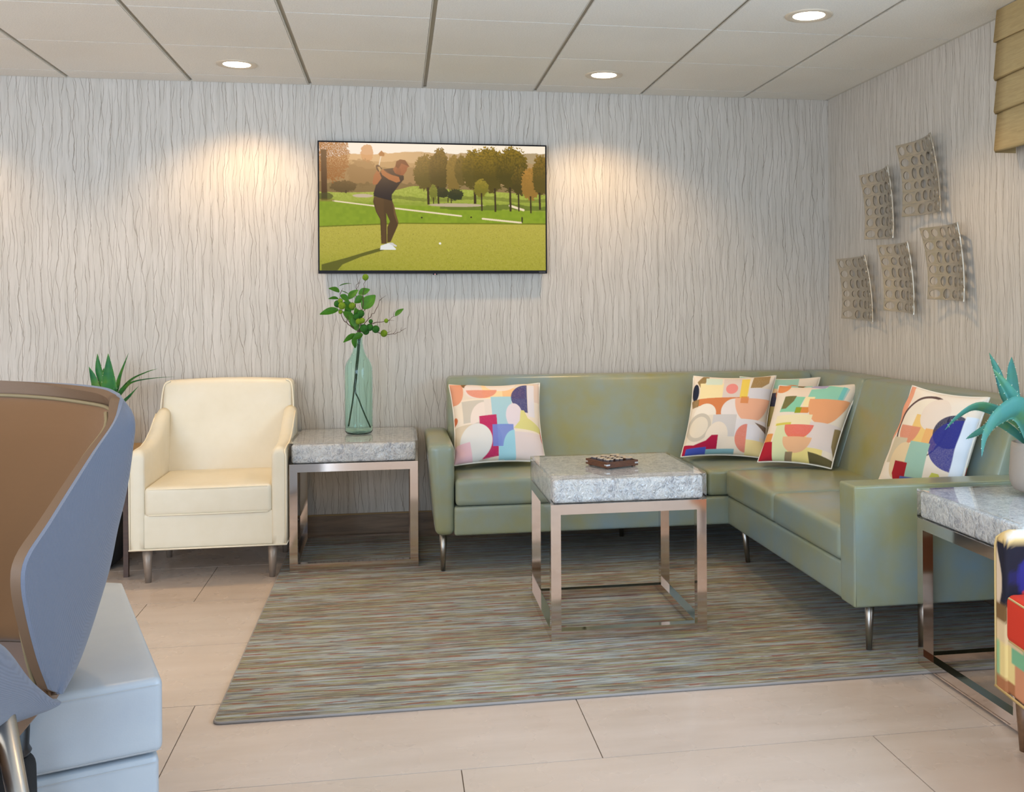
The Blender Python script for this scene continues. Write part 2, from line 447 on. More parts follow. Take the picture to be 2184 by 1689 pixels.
# floor: porcelain planks 1.2 x 0.61 m in a third bond over a grout bed
bm = bmesh.new(); box(bm, XL-T, XR+T, YF-T, YB+T, -0.06, -0.004)
fl = struct('floor', bm, M_GROUT)
bm = bmesh.new()
F0, RR, LT = 2.8237, 0.6087, 1.2034
offs = {-1: 0.1675, 0: 0.5628, 1: 0.958, 2: 0.142, 3: 0.333, 4: 0.75}
g = 0.0016
for j in range(-8, 5):
    y0, y1 = F0+j*RR, F0+(j+1)*RR
    o = offs.get(j, (0.1675+0.4*(j+1)) % LT)
    for i in range(-5, 4):
        x0, x1 = o+i*LT, o+(i+1)*LT
        a0, a1, b0, b1 = max(x0+g, XL), min(x1-g, XR), max(y0+g, YF), min(y1-g, YB)
        if a1-a0 < 0.02 or b1-b0 < 0.02: continue
        box(bm, a0, a1, b0, b1, -0.02, 0.0)
pl = link('floor_tiles', bm, M_FLOOR, fl, False)

# suspended ceiling: 0.61 m tegular tiles
bm = bmesh.new(); box(bm, XL-T, XR+T, YF-T, YB+T, CEIL+0.012, CEIL+0.08)
ce = struct('ceiling', bm, M_BACKING)
LIGHTS = [(-0.769, 5.268), (1.071, 5.239), (1.696, 4.037)]
EXTRA = [(-0.769, 3.4), (0.75, 1.6), (-2.4, 5.25), (-2.0, 1.6)]  # out-of-view downlights, added to light the room
bm = bmesh.new(); TX0, TY0, TT = 1.3755, 5.5299, 0.6096
for i in range(-9, 3):
    for j in range(-2, 13):
        x0, x1 = TX0+i*TT+0.012, TX0+(i+1)*TT-0.012
        y1, y0 = TY0-j*TT-0.0035, TY0-(j+1)*TT+0.0035
        if j < 0: y1 = min(y1, YB-0.004)
        a0, a1, b0, b1 = max(x0, XL), min(x1, XR-0.02), max(y0, YF), min(y1, YB-0.006)
        if a1-a0 < 0.03 or b1-b0 < 0.03: continue
        box(bm, a0, a1, b0, b1, CEIL, CEIL+0.011)
bevel(bm, 0.0015, 1)
link('ceiling_tiles', bm, M_CEIL, ce, False)
bm = bmesh.new()
for i in range(-9, 3):
    x = TX0+i*TT
    if XL < x < XR: box(bm, x-0.0105, x-0.006, YF, YB, CEIL+0.001, CEIL+0.0125)
box(bm, XR-0.018, XR, YF, YB, CEIL+0.002, CEIL+0.011); box(bm, XL, XR, YB-0.006, YB, CEIL+0.002, CEIL+0.011)
link('ceiling_tees', bm, M_TEE, ce, False)

def baseboard(name, x0, x1, y0, y1):
    bm = bmesh.new(); box(bm, x0, x1, y0, y1, 0, 0.142); bevel(bm, 0.002, 1); o = struct(name, bm, M_BASEB)
    bm = bmesh.new(); box(bm, x0-(0 if x1-x0 > 0.1 else 0.0), x1, y0-(0.002 if x1-x0 > 1 else 0), y1, 0.142, 0.148)
    link('baseboard_cap', bm, M_TABLEWOOD, o, False)
baseboard('baseboard_back', XL, XR, YB-0.012, YB)
baseboard('baseboard_right', XR-0.012, XR, YF, YB-0.012)
baseboard('baseboard_left', XL, XL+0.012, YF, YB-0.012)

# ------------------------------------------------------------------ ceiling downlights
M_LED = NT('lamp_glow'); M_LED.b.inputs['Emission Color'].default_value = (1, 0.86, 0.66, 1)
M_LED.b.inputs['Emission Strength'].default_value = 7.0; M_LED = M_LED.m
def downlight(x, y, label, power):
    t = thing('recessed_downlight', label, 'ceiling light', (x, y, CEIL), 0, 'recessed ceiling downlights')
    bm = bmesh.new()
    lathe(bm, [(0.098, 0.0), (0.097, -0.004), (0.088, -0.006), (0.074, -0.005), (0.064, -0.001), (0.062, -0.0005)], 48)
    link('trim_ring', bm, M_TRIMW, t)
    bm = bmesh.new(); lathe(bm, [(0.066, -0.002), (0.03, -0.0028), (0.0, -0.003)], 48)
    link('lens', bm, M_LED, t)
    l = bpy.data.lights.new('downlight_beam', 'SPOT'); l.energy = power; l.color = (1.0, 0.66, 0.32)
    l.spot_size = math.radians(128); l.spot_blend = 0.55; l.shadow_soft_size = 0.05
    lo = bpy.data.objects.new('downlight_beam', l); COL.objects.link(lo); lo.parent = t; lo.location = (0, 0, -0.012)
downlight(*LIGHTS[0], 'recessed ceiling light left of the television, above the cream armchair', LAMP_W)
downlight(*LIGHTS[1], 'recessed ceiling light right of the television, close to the back wall', LAMP_W)
downlight(*LIGHTS[2], 'recessed ceiling light nearest the camera, top right by the window valance', LAMP_W*0.8)
for k, (x, y) in enumerate(EXTRA):
    downlight(x, y, ['recessed ceiling light out in the room in front of the television', 'recessed ceiling light behind the square coffee table towards the room',
                     'recessed ceiling light in the far left corner', 'recessed ceiling light above the grey wing chair side'][k], LAMP_W*0.8)

# ------------------------------------------------------------------ rug
bm = bmesh.new(); box(bm, -0.555, 2.44, 3.262, 5.68, 0.0, 0.0095)
ve = [e for e in bm.edges if abs(e.verts[0].co.z-e.verts[1].co.z) > 0.005]
bmesh.ops.bevel(bm, geom=ve, offset=0.02, segments=4, profile=0.5, affect='EDGES')
rug = thing('area_rug', 'large rug with thin grey, tan and rust stripes under the sofa and tables', 'rug', (0, 0, 0))
link('pile', bm, M_RUG, rug, False)
bm = bmesh.new()
c = [(-0.555, 3.262), (2.44, 3.262), (2.44, 5.68), (-0.555, 5.68)]; pts = []
for i, (sx, sy_) in enumerate(((1, 1), (-1, 1), (-1, -1), (1, -1))):
    for k in range(5):
        a = [PI, 1.5*PI, 0, 0.5*PI][i]+k*PI/8
        pts.append((c[i][0]+sx*0.02+0.02*math.cos(a), c[i][1]+sy_*0.02+0.02*math.sin(a), 0.0049))
tube(bm, pts, 0.0048, 8, closed=True)
link('bound_edge', bm, simple('rug_binding', (150, 146, 144), 0.9), rug)

# ------------------------------------------------------------------ cube tables
def cube_table(label, x, y, rotz=0.0, bottom=0.01, sx=0.605, sy_=0.605):
    t = thing('side_table', label, 'table', (x, y, bottom), rotz, 'chrome cube tables with crackled acrylic tops')
    w = 0.038; h = 0.512; bm = bmesh.new()
    hx, hy = sx/2, sy_/2
    for a in (-1, 1):
        for b in (-1, 1):
            box(bm, min(a*hx, a*(hx-w)), max(a*hx, a*(hx-w)), min(b*hy, b*(hy-w)), max(b*hy, b*(hy-w)), 0, h)
    for z0, z1 in ((0, w), (h-w, h)):
        for s in (-1, 1):
            box(bm, -hx+w, hx-w, min(s*hy, s*(hy-w)), max(s*hy, s*(hy-w)), z0, z1)
            box(bm, min(s*hx, s*(hx-w)), max(s*hx, s*(hx-w)), -hy+w, hy-w, z0, z1)
    bevel(bm, 0.0022, 2)
    autosmooth(link('frame', bm, M_CHROME, t), 50)
    bm = bmesh.new(); soft_box(bm, -hx+0.010, hx-0.010, -hy+0.010, hy-0.010, h+0.003, h+0.092, 0.013, n=10)
    top = link('tabletop', bm, M_CRACK, t); top['label'] = 'crackled silvery core of the acrylic top'
    bm = bmesh.new(); box(bm, -hx, hx, -hy, hy, h+0.0012, h+0.1); bevel(bm, 0.002, 2)
    link('acrylic_block', bm, M_SLAB, top, False)
    return t
cube_table('chrome cube table holding the tall green bottle, between cream armchair and sofa', -0.205, 5.325, 0.0, 0.0099, 0.605, 0.59)
cube_table('chrome cube table in the middle of the rug with a small board game on it', 0.867, 4.098, 0.0, 0.0099, 0.605, 0.59)
cube_table('chrome cube table at the right edge holding the potted agave', 2.095, 3.035, 0.0, 0.0099, 0.61, 0.60)

# ------------------------------------------------------------------ sectional sofa
sofa = thing('sectional_sofa', 'L-shaped sage green leather sofa in the corner on slim steel legs', 'sofa', (0.2, 4.9, 0.0))
def sp(name, build, mat=M_SOFA, label=None):
    bm = bmesh.new(); build(bm); o = link(name, bm, mat)
    o.data.transform(Matrix.Translation((-0.2, -4.9, 0.0))); o.parent = sofa
    if label: o['label'] = label
    return o
ZB, ZM, ZS, ZT, ZA = 0.19, 0.326, 0.462, 0.893, 0.622
def b_base(bm):
    soft_box(bm, 0.262, 2.46, 4.845, 5.62, ZB, ZM, 0.012)
    b2 = bmesh.new(); soft_box(b2, 1.60, 2.46, 3.53, 4.86, ZB, ZM, 0.012)
    me = bpy.data.meshes.new('t'); b2.to_mesh(me); bm.from_mesh(me); b2.free(); bpy.data.meshes.remove(me)
sp('base', b_base)
for (x0, x1, y0, y1) in ((0.268, 0.88, 4.84, 5.36), (0.884, 1.498, 4.84, 5.36), (1.502, 2.2, 4.862, 5.36), (1.592, 2.2, 4.225, 4.858), (1.592, 2.2, 3.545, 4.221)):
    sp('seat_cushion', lambda bm: soft_box(bm, x0, x1, y0, y1, ZM+0.002, ZS-0.006, 0.022, (0.0, 0.0, 0.008), n=10))
def lean_y(p):
    k = max(0, p.z-ZM)/(ZT-ZM); q = (p.y-5.28)/0.32
    return (p.x, p.y+k*(0.19*(1-q)+0.02*q), p.z)
def lean_x(p):
    k = max(0, p.z-ZM)/(ZT-ZM); q = (p.x-2.12)/0.345
    return (p.x+k*(0.19*(1-q)+0.02*q), p.y, p.z)
def lean_c(p):
    q = lean_x(p); return q
sp('backrest', lambda bm: soft_box(bm, 0.262, 2.30, 5.28, 5.60, ZM-0.02, ZT, 0.028, (0, 0.006, 0.002), n=12, warp=lean_y))
sp('backrest', lambda bm: soft_box(bm, 2.12, 2.465, 4.842, 5.62, ZM-0.02, ZT, 0.028, (0, 0, 0.002), n=12, warp=lean_c))
sp('backrest', lambda bm: soft_box(bm, 2.12, 2.465, 3.535, 4.838, ZM-0.02, ZT, 0.028, (0.006, 0, 0.002), n=12, warp=lean_x))
def arm_l(p):   # outer side slopes outwards to the top, top rounded
    k = (p.z-ZB)/(ZA-ZB)
    x = p.x
    if x < 0.22: x -= 0.035*k*(1 if x < 0.2 else 0.5)
    return (x, p.y-0.015*k*(1 if p.y < 5.2 else 0), p.z)
sp('armrest', lambda bm: soft_box(bm, 0.175, 0.264, 4.855, 5.56, ZB, ZA, 0.03, (0, 0, 0.006), n=10, warp=arm_l))
def arm_r(p):
    k = (p.z-ZB)/(ZA-ZB)
    return (p.x-(0.005*k if p.x < 1.8 else 0), p.y-0.012*k*(1 if p.y < 3.48 else 0), p.z)
sp('armrest', lambda bm: soft_box(bm, 1.60, 2.46, 3.43, 3.548, ZB-0.005, ZA, 0.010, (0, 0.0, 0.001), n=10, warp=arm_r))
for (x, y, dx, dy) in ((0.213, 4.925, -0.002, 0), (0.235, 5.47, -0.006, 0.0), (1.665, 4.80, 0.02, 0.0), (1.69, 3.50, -0.003, 0.0), (2.36, 3.50, 0, 0), (2.36, 5.50, 0, 0), (1.2, 5.47, 0, 0)):
    sp('leg', lambda bm: leg_bm(bm, x, y, ZB+0.006, 0.018, 0.0105, dx, dy, 0.0112), M_BRUSH)
# thin seams on the near armrest
def seam(bm):
    pts = [(1.604, 3.424, ZB+0.0), (1.600, 3.419, ZA-0.004), (2.45, 3.419, ZA-0.004)]
    tube(bm, spline([(1.606, 3.431, ZB), (1.603, 3.425, 0.4), (1.598, 3.4205, ZA-0.012)], 4)+[Vector((1.606, 3.4205, ZA-0.004)), Vector((2.452, 3.4205, ZA-0.004))], 0.0016, 6)
sp('welt_seam', seam, M_SOFA)

# ------------------------------------------------------------------ pillows
def V2(pts): return np.array(pts, float)
def in_poly(U, V, pts):
    P = V2(pts); c = np.zeros(U.shape, bool); j = len(P)-1
    for i in range(len(P)):
        xi, yi = P[i]; xj, yj = P[j]
        hit = ((yi > V) != (yj > V)) & (U < (xj-xi)*(V-yi)/((yj-yi) if yj != yi else 1e-9)+xi)
        c ^= hit; j = i
    return c
def paint(U, V, shapes, base, rng=None):
    C = np.zeros(U.shape+(3,)); C[:] = lin(base)[:3]
    for s in shapes:
        kind, col = s[0], np.array(lin(s[1])[:3])
        if kind == 'p': m = in_poly(U, V, s[2])
        elif kind == 'r': x0, y0, x1, y1 = s[2]; m = (U > x0) & (U < x1) & (V > y0) & (V < y1)
        elif kind == 'e': x, y, a, b = s[2]; m = ((U-x)/a)**2+((V-y)/b)**2 < 1
        elif kind == 'h':   # half ellipse: x,y,a,b, side
            x, y, a, b, sd = s[2]; m = ((U-x)/a)**2+((V-y)/b)**2 < 1
            m &= {'l': U < x, 'r': U > x, 't': V < y, 'b': V > y}[sd]
        elif kind == 'ring':
            x, y, a, b, k = s[2]; q = ((U-x)/a)**2+((V-y)/b)**2; m = (q < 1) & (q > k*k)
        al = s[3] if len(s) > 3 else 1.0
        if rng is not None and len(s) > 4:
            al = al*(1-s[4]*rng.random(U.shape)**4)[..., None]
            C[m] = C[m]*(1-al[m])+col*al[m]
        else: C[m] = C[m]*(1-al)+col*al
    return C
def set_cols(me, C):
    a = me.color_attributes.new('Col', 'FLOAT_COLOR', 'POINT')
    arr = np.ones((len(me.vertices), 4), np.float32); arr[:, :3] = C.reshape(-1, 3)
    a.data.foreach_set('color', arr.ravel())
CR = (236, 222, 204)
PAT1 = [('r', (228, 214, 196), (0.0, 0.0, 1, 0.25)), ('e', (228, 158, 124), (0.03, 0.08, 0.10, 0.22)), ('e', (130, 96, 60), (0.17, 0.03, 0.05, 0.06)),
        ('r', (248, 216, 168), (0.34, 0.0, 0.56, 0.25)), ('e', (232, 216, 208), (0.24, 0.12, 0.1, 0.12)), ('r', (240, 194, 144), (0.56, 0.1, 0.82, 0.26)), ('e', (236, 222, 212), (0.55, 0.02, 0.17, 0.12)),
        ('h', (228, 148, 124), (0.33, 0.115, 0.17, 0.13, 'b'), 1, 0.35), ('r', (226, 204, 190), (0.92, 0, 1, 0.3)),
        ('r', (204, 196, 182), (0.09, 0.27, 0.34, 0.56)), ('e', (234, 220, 210), (0.34, 0.54, 0.17, 0.24)), ('r', (228, 216, 206), (0.34, 0.26, 0.43, 0.56)),
        ('r', (168, 204, 214), (0.42, 0.23, 0.66, 0.62)), ('h', (44, 54, 120), (0.845, 0.25, 0.19, 0.20, 'l'), 1, 0.45),
        ('r', (228, 222, 226), (0.85, 0.05, 0.93, 0.5)), ('e', (226, 214, 220), (0.68, 0.5, 0.1, 0.17)),
        ('p', (222, 214, 140), [(0.76, 0.42), (0.80, 0.42), (0.84, 0.52), (1.0, 0.62), (1.0, 0.68), (0.66, 0.66), (0.74, 0.56)]),
        ('r', (216, 200, 176), (0.0, 0.58, 0.30, 0.82)), ('ring', (208, 196, 184), (0.30, 0.78, 0.22, 0.22, 0.8)), 
        ('p', (190, 30, 92), [(0.27, 0.49), (0.47, 0.48), (0.48, 0.97), (0.30, 0.99), (0.38, 0.9), (0.41, 0.78), (0.36, 0.65), (0.27, 0.585)], 1, 0.15),
        ('e', (224, 222, 218), (0.23, 0.79, 0.18, 0.21)), ('p', (232, 192, 202), [(0.0, 0.80), (0.16, 0.79), (0.2, 1.0), (0, 1)]),
        ('r', (110, 136, 208), (0.415, 0.61, 0.66, 0.87), 0.9), ('r', (160, 208, 222), (0.48, 0.87, 0.67, 1.0)), ('h', (160, 208, 222), (0.67, 0.9, 0.14, 0.22, 'l')),
        ('r', (226, 210, 206), (0.67, 0.70, 1, 1)), ('e', (200, 84, 60), (1.0, 0.72, 0.02, 0.09)), ('e', (200, 110, 70), (0.0, 0.5, 0.03, 0.05))]
PAT2 = [('p', (140, 112, 56), [(0.05, 0.1), (0.13, 0.0), (0.2, 0.02), (0.14, 0.14), (0.1, 0.2)], 1, 0.4), ('e', (36, 42, 62), (0.04, 0.24, 0.04, 0.11)),
        ('r', (244, 226, 174), (0.09, 0.12, 0.38, 0.33)), ('r', (216, 228, 208), (0.16, 0.04, 0.36, 0.14)), ('r', (224, 208, 198), (0.38, 0.04, 0.60, 0.33)),
        ('e', (238, 146, 138), (0.49, 0.2, 0.075, 0.075)), ('r', (244, 212, 96), (0.60, 0.05, 0.70, 0.4)), ('p', (160, 126, 70), [(0.74, 0.02), (0.94, 0.0), (0.94, 0.12), (0.86, 0.18), (0.72, 0.19)], 1, 0.4),
        ('r', (226, 222, 226), (0.71, 0.19, 1, 0.36)), ('p', (216, 132, 80), [(0.08, 0.33), (0.62, 0.32), (0.50, 0.38), (0.42, 0.46), (0.40, 0.56), (0.34, 0.56), (0.28, 0.44), (0.08, 0.42)]),
        ('p', (146, 116, 70), [(0.0, 0.34), (0.09, 0.33), (0.09, 0.43), (0.02, 0.44)], 1, 0.4),
        ('e', (240, 230, 214), (0.19, 0.54, 0.14, 0.14)), ('e', (236, 226, 220), (0.55, 0.5, 0.16, 0.16)),
        ('h', (240, 182, 150), (0.77, 0.33, 0.22, 0.31, 'b')), ('r', (222, 136, 70), (0.62, 0.31, 0.72, 0.40), 0.8), ('r', (212, 206, 202), (0.30, 0.55, 0.60, 0.82)),
        ('r', (230, 218, 198), (0.02, 0.55, 0.30, 0.86)), ('ring', (204, 194, 178), (0.14, 0.69, 0.15, 0.17, 0.75)), ('e', (236, 222, 204), (0.38, 0.82, 0.14, 0.18)),
        ('p', (176, 24, 66), [(0.0, 0.88), (0.12, 0.9), (0.26, 0.86), (0.32, 0.80), (0.40, 0.80), (0.41, 1), (0, 1)]), ('r', (72, 88, 182), (0.04, 0.93, 0.28, 1)),
        ('r', (136, 178, 188), (0.28, 0.955, 0.62, 1)), ('r', (230, 224, 224), (0.60, 0.60, 1, 0.8)),
        ('e', (228, 132, 112), (0.75, 0.82, 0.14, 0.16), 1, 0.35), ('r', (228, 226, 232), (0.75, 0.66, 0.92, 0.84)), ('r', (242, 222, 160), (0.75, 0.84, 1, 1)), ('p', (110, 84, 60), [(0.84, 0.63), (1, 0.66), (1, 0.74), (0.95, 0.71)], 1, 0.4)]
PAT3 = [('r', (166, 208, 190), (0, 0, 0.75, 0.2)), ('r', (238, 210, 170), (0.1, 0.16, 0.6, 0.3)), ('e', (44, 50, 84), (0.48, 0.42, 0.26, 0.20), 1, 0.3), ('ring', (220, 142, 92), (0.66, 0.26, 0.2, 0.16, 0.5)), ('e', (96, 140, 186), (0.3, 0.03, 0.12, 0.05)), ('r', (202, 184, 120), (0.3, 0.42, 0.8, 0.7))]
PAT4 = [('r', (170, 210, 196), (0.1, 0.0, 0.45, 0.1)), ('r', (238, 218, 196), (0.14, 0.06, 0.5, 0.24)), ('e', (226, 146, 92), (0.08, 0.06, 0.1, 0.08)), ('p', (120, 96, 44), [(0.27, 0.0), (0.38, 0.0), (0.34, 0.06), (0.26, 0.05)]),
        ('p', (178, 170, 200), [(0.44, 0.07), (0.48, 0.0), (0.60, 0.0), (0.66, 0.04), (0.62, 0.09)]), ('p', (150, 210, 184), [(0.46, 0.1), (0.64, 0.08), (0.66, 0.03), (0.9, 0.08), (0.9, 0.3), (0.45, 0.24)]), ('p', (90, 186, 196), [(0.84, 0.06), (0.93, 0.1), (0.91, 0.32), (0.84, 0.28)], 0.6),
        ('p', (140, 206, 172), [(0.14, 0.2), (0.42, 0.22), (0.38, 0.44), (0.12, 0.42)]), ('p', (118, 104, 56), [(0.14, 0.2), (0.30, 0.2), (0.28, 0.28), (0.2, 0.38), (0.13, 0.38)], 1, 0.35),
        ('r', (152, 162, 44), (0.34, 0.37, 0.42, 0.45)), ('r', (222, 142, 74), (0.42, 0.37, 0.53, 0.45)), ('r', (246, 228, 176), (0.42, 0.22, 0.55, 0.36)),
        ('h', (236, 168, 120), (0.74, 0.25, 0.25, 0.33, 'b')), ('r', (240, 226, 186), (0.1, 0.47, 0.6, 0.6)), ('r', (214, 200, 90), (0.12, 0.57, 0.34, 0.60)),
        ('r', (218, 222, 176), (0.14, 0.60, 0.4, 1.0)), ('r', (238, 218, 140), (0.38, 0.72, 0.85, 1.0)), ('r', (226, 212, 206), (0.60, 0.56, 1, 0.86)),
        ('h', (232, 112, 96), (0.46, 0.60, 0.20, 0.18, 'b'), 1, 0.3), ('h', (232, 182, 140), (0.48, 0.75, 0.20, 0.18, 'b')),
        ('p', (224, 152, 84), [(0.02, 0.68), (0.12, 0.70), (0.12, 0.8), (0.0, 0.78)]), ('p', (176, 32, 50), [(0.0, 0.78), (0.14, 0.80), (0.2, 1.0), (0, 1.0)]),
        ('r', (148, 128, 98), (0.36, 0.92, 0.46, 1.0)), ('p', (96, 88, 56), [(0.66, 0.9), (1, 0.93), (1, 1), (0.7, 1)]), ('p', (150, 130, 90), [(0.93, 0.6), (1, 0.58), (1, 0.9), (0.95, 0.8)])]
PAT5 = [('e', (230, 160, 128), (0.0, 0.22, 0.12, 0.30)), ('ring', (92, 70, 66), (0.42, 0.36, 0.34, 0.32, 0.92)), ('e', (236, 222, 200), (0.42, 0.38, 0.3, 0.3)), ('r', (236, 196, 120), (0.3, 0.24, 0.66, 0.52)), ('e', (232, 214, 196), (0.54, 0.22, 0.18, 0.16)),
        ('h', (220, 142, 112), (0.28, 0.36, 0.15, 0.18, 'b'), 1, 0.3), ('r', (236, 178, 110), (0.5, 0.36, 0.68, 0.56)), ('e', (34, 40, 76), (0.80, 0.36, 0.2, 0.16), 1, 0.4), ('h', (48, 52, 136), (0.9, 0.48, 0.30, 0.24, 'l'), 1, 0.45),
        ('r', (206, 190, 160), (0.08, 0.48, 0.3, 0.72)), ('e', (226, 200, 158), (0.3, 0.7, 0.16, 0.18)), ('r', (158, 192, 172), (0.36, 0.50, 0.62, 0.95)), ('p', (164, 30, 40), [(0.22, 0.70), (0.40, 0.71), (0.40, 0.98), (0.32, 0.98), (0.22, 0.82)]),
        ('r', (84, 96, 160), (0.34, 0.84, 0.62, 1)), ('p', (200, 200, 92), [(0.72, 0.76), (0.80, 0.76), (0.95, 0.95), (0.6, 1.0)]), ('r', (226, 232, 240), (0.9, 0.2, 1, 1))]
def pillow(label, BL, BR, TR, TL, thick, pat, back, base=CR, seed=1):
    BL, BR, TR, TL = (Vector(p) for p in (BL, BR, TR, TL))
    c = (BL+BR+TR+TL)/4
    nrm = ((BR-BL).cross(TL-BL)).normalized()
    t = thing('throw_pillow', label, 'pillow', c, 0, 'patterned throw pillows on the sofa')
    N = 190; u = np.linspace(0, 1, N); U, V = np.meshgrid(u, u)     # V: 0 top .. 1 bottom
    a, b = 2*U-1, 2*V-1
    # edges draw in between the pointed corners
    k = 0.07
    Up = 0.5+0.5*a*(1-k*(1-b**2)*1.0); Vp = 0.5+0.5*b*(1-k*(1-a**2))
    prof = (np.clip((1-a**2), 0, 1)*np.clip((1-b**2), 0, 1))**0.42
    rng = np.random.default_rng(seed)
    wr = np.zeros_like(U)
    for q in range(7):
        ang = rng.uniform(0, PI); fr = rng.uniform(5, 14); ph = rng.uniform(0, 6)
        wr += np.sin((a*math.cos(ang)+b*math.sin(ang))*fr+ph)*rng.uniform(0.2, 1.0)
    wr *= 0.0016*(1-prof)*2
    # sag of the bottom corner and top dip between ears
    me = bpy.data.meshes.new('cover'); verts = []; cols = []
    bl, br, tr, tl = (np.array(p-c) for p in (BL, BR, TR, TL)); nn = np.array(nrm)
    P = ((1-Up)[..., None]*(1-Vp)[..., None]*tl+Up[..., None]*(1-Vp)[..., None]*tr+(1-Up)[..., None]*Vp[..., None]*bl+Up[..., None]*Vp[..., None]*br)
    front = P+nn*(thick*0.5*prof+wr)[..., None]; rear = P-nn*(thick*0.5*prof)[..., None]
    Vt = np.concatenate([front.reshape(-1, 3), rear.reshape(-1, 3)])
    idx = np.arange(N*N).reshape(N, N)
    q = np.stack([idx[:-1, :-1], idx[1:, :-1], idx[1:, 1:], idx[:-1, 1:]], -1).reshape(-1, 4)
    me.from_pydata(Vt.tolist(), [], q.tolist()+(q[:, ::-1]+N*N).tolist())
    hs = 0.36/N; offs_ = [(a_*hs, b_*hs) for a_ in (-1, 0, 1) for b_ in (-1, 0, 1)]
    cf = sum(paint(U+a_, V+b_, pat, base, rng) for a_, b_ in offs_)/9; cb = paint(U, V, back, base, rng)
    set_cols(me, np.concatenate([cf.reshape(-1, 3), cb.reshape(-1, 3)]))
    me.materials.append(M_PILLOW)
    for p in me.polygons: p.use_smooth = True
    o = bpy.data.objects.new('cover', me); COL.objects.link(o); o.parent = t
    bm = bmesh.new(); ring = [P[0, i] for i in range(0, N-1, 5)]+[P[i, N-1] for i in range(0, N-1, 5)]+[P[N-1, i] for i in range(N-1, 0, -5)]+[P[i, 0] for i in range(N-1, 0, -5)]
    tube(bm, ring, 0.0042, 8, closed=True)
    link('piping', bm, M_CORD, t)
    return t
pillow('patterned pillow with navy half circle and magenta block by the left sofa arm', (0.275, 5.10, 0.482), (0.735, 5.12, 0.482), (0.738, 5.35, 0.862), (0.265, 5.35, 0.862), 0.165, PAT1, PAT3, seed=1)
pillow('patterned pillow with pink dot and orange arch, leftmost of the corner cluster', (1.451, 5.16, 0.480), (1.865, 5.05, 0.476), (2.01, 5.26, 0.885), (1.575, 5.34, 0.885), 0.165, PAT2, PAT1, seed=2)
pillow('patterned pillow mostly hidden behind the two others in the sofa corner', (1.86, 5.27, 0.478), (2.14, 5.14, 0.478), (2.278, 5.30, 0.868), (1.862, 5.42, 0.872), 0.11, PAT3, PAT1, seed=3)
pillow('patterned pillow with red half circle and peach arch, front one of the corner cluster', (1.774, 4.90, 0.482), (2.075, 4.70, 0.470), (2.335, 4.92, 0.860), (1.955, 5.07, 0.848), 0.165, PAT4, PAT2, seed=4)
pillow('patterned pillow with large navy circle beside the right sofa arm', (1.96, 4.02, 0.478), (2.13, 3.66, 0.478), (2.245, 3.62, 0.905), (2.125, 3.99, 0.925), 0.14, PAT5, PAT1, seed=5)

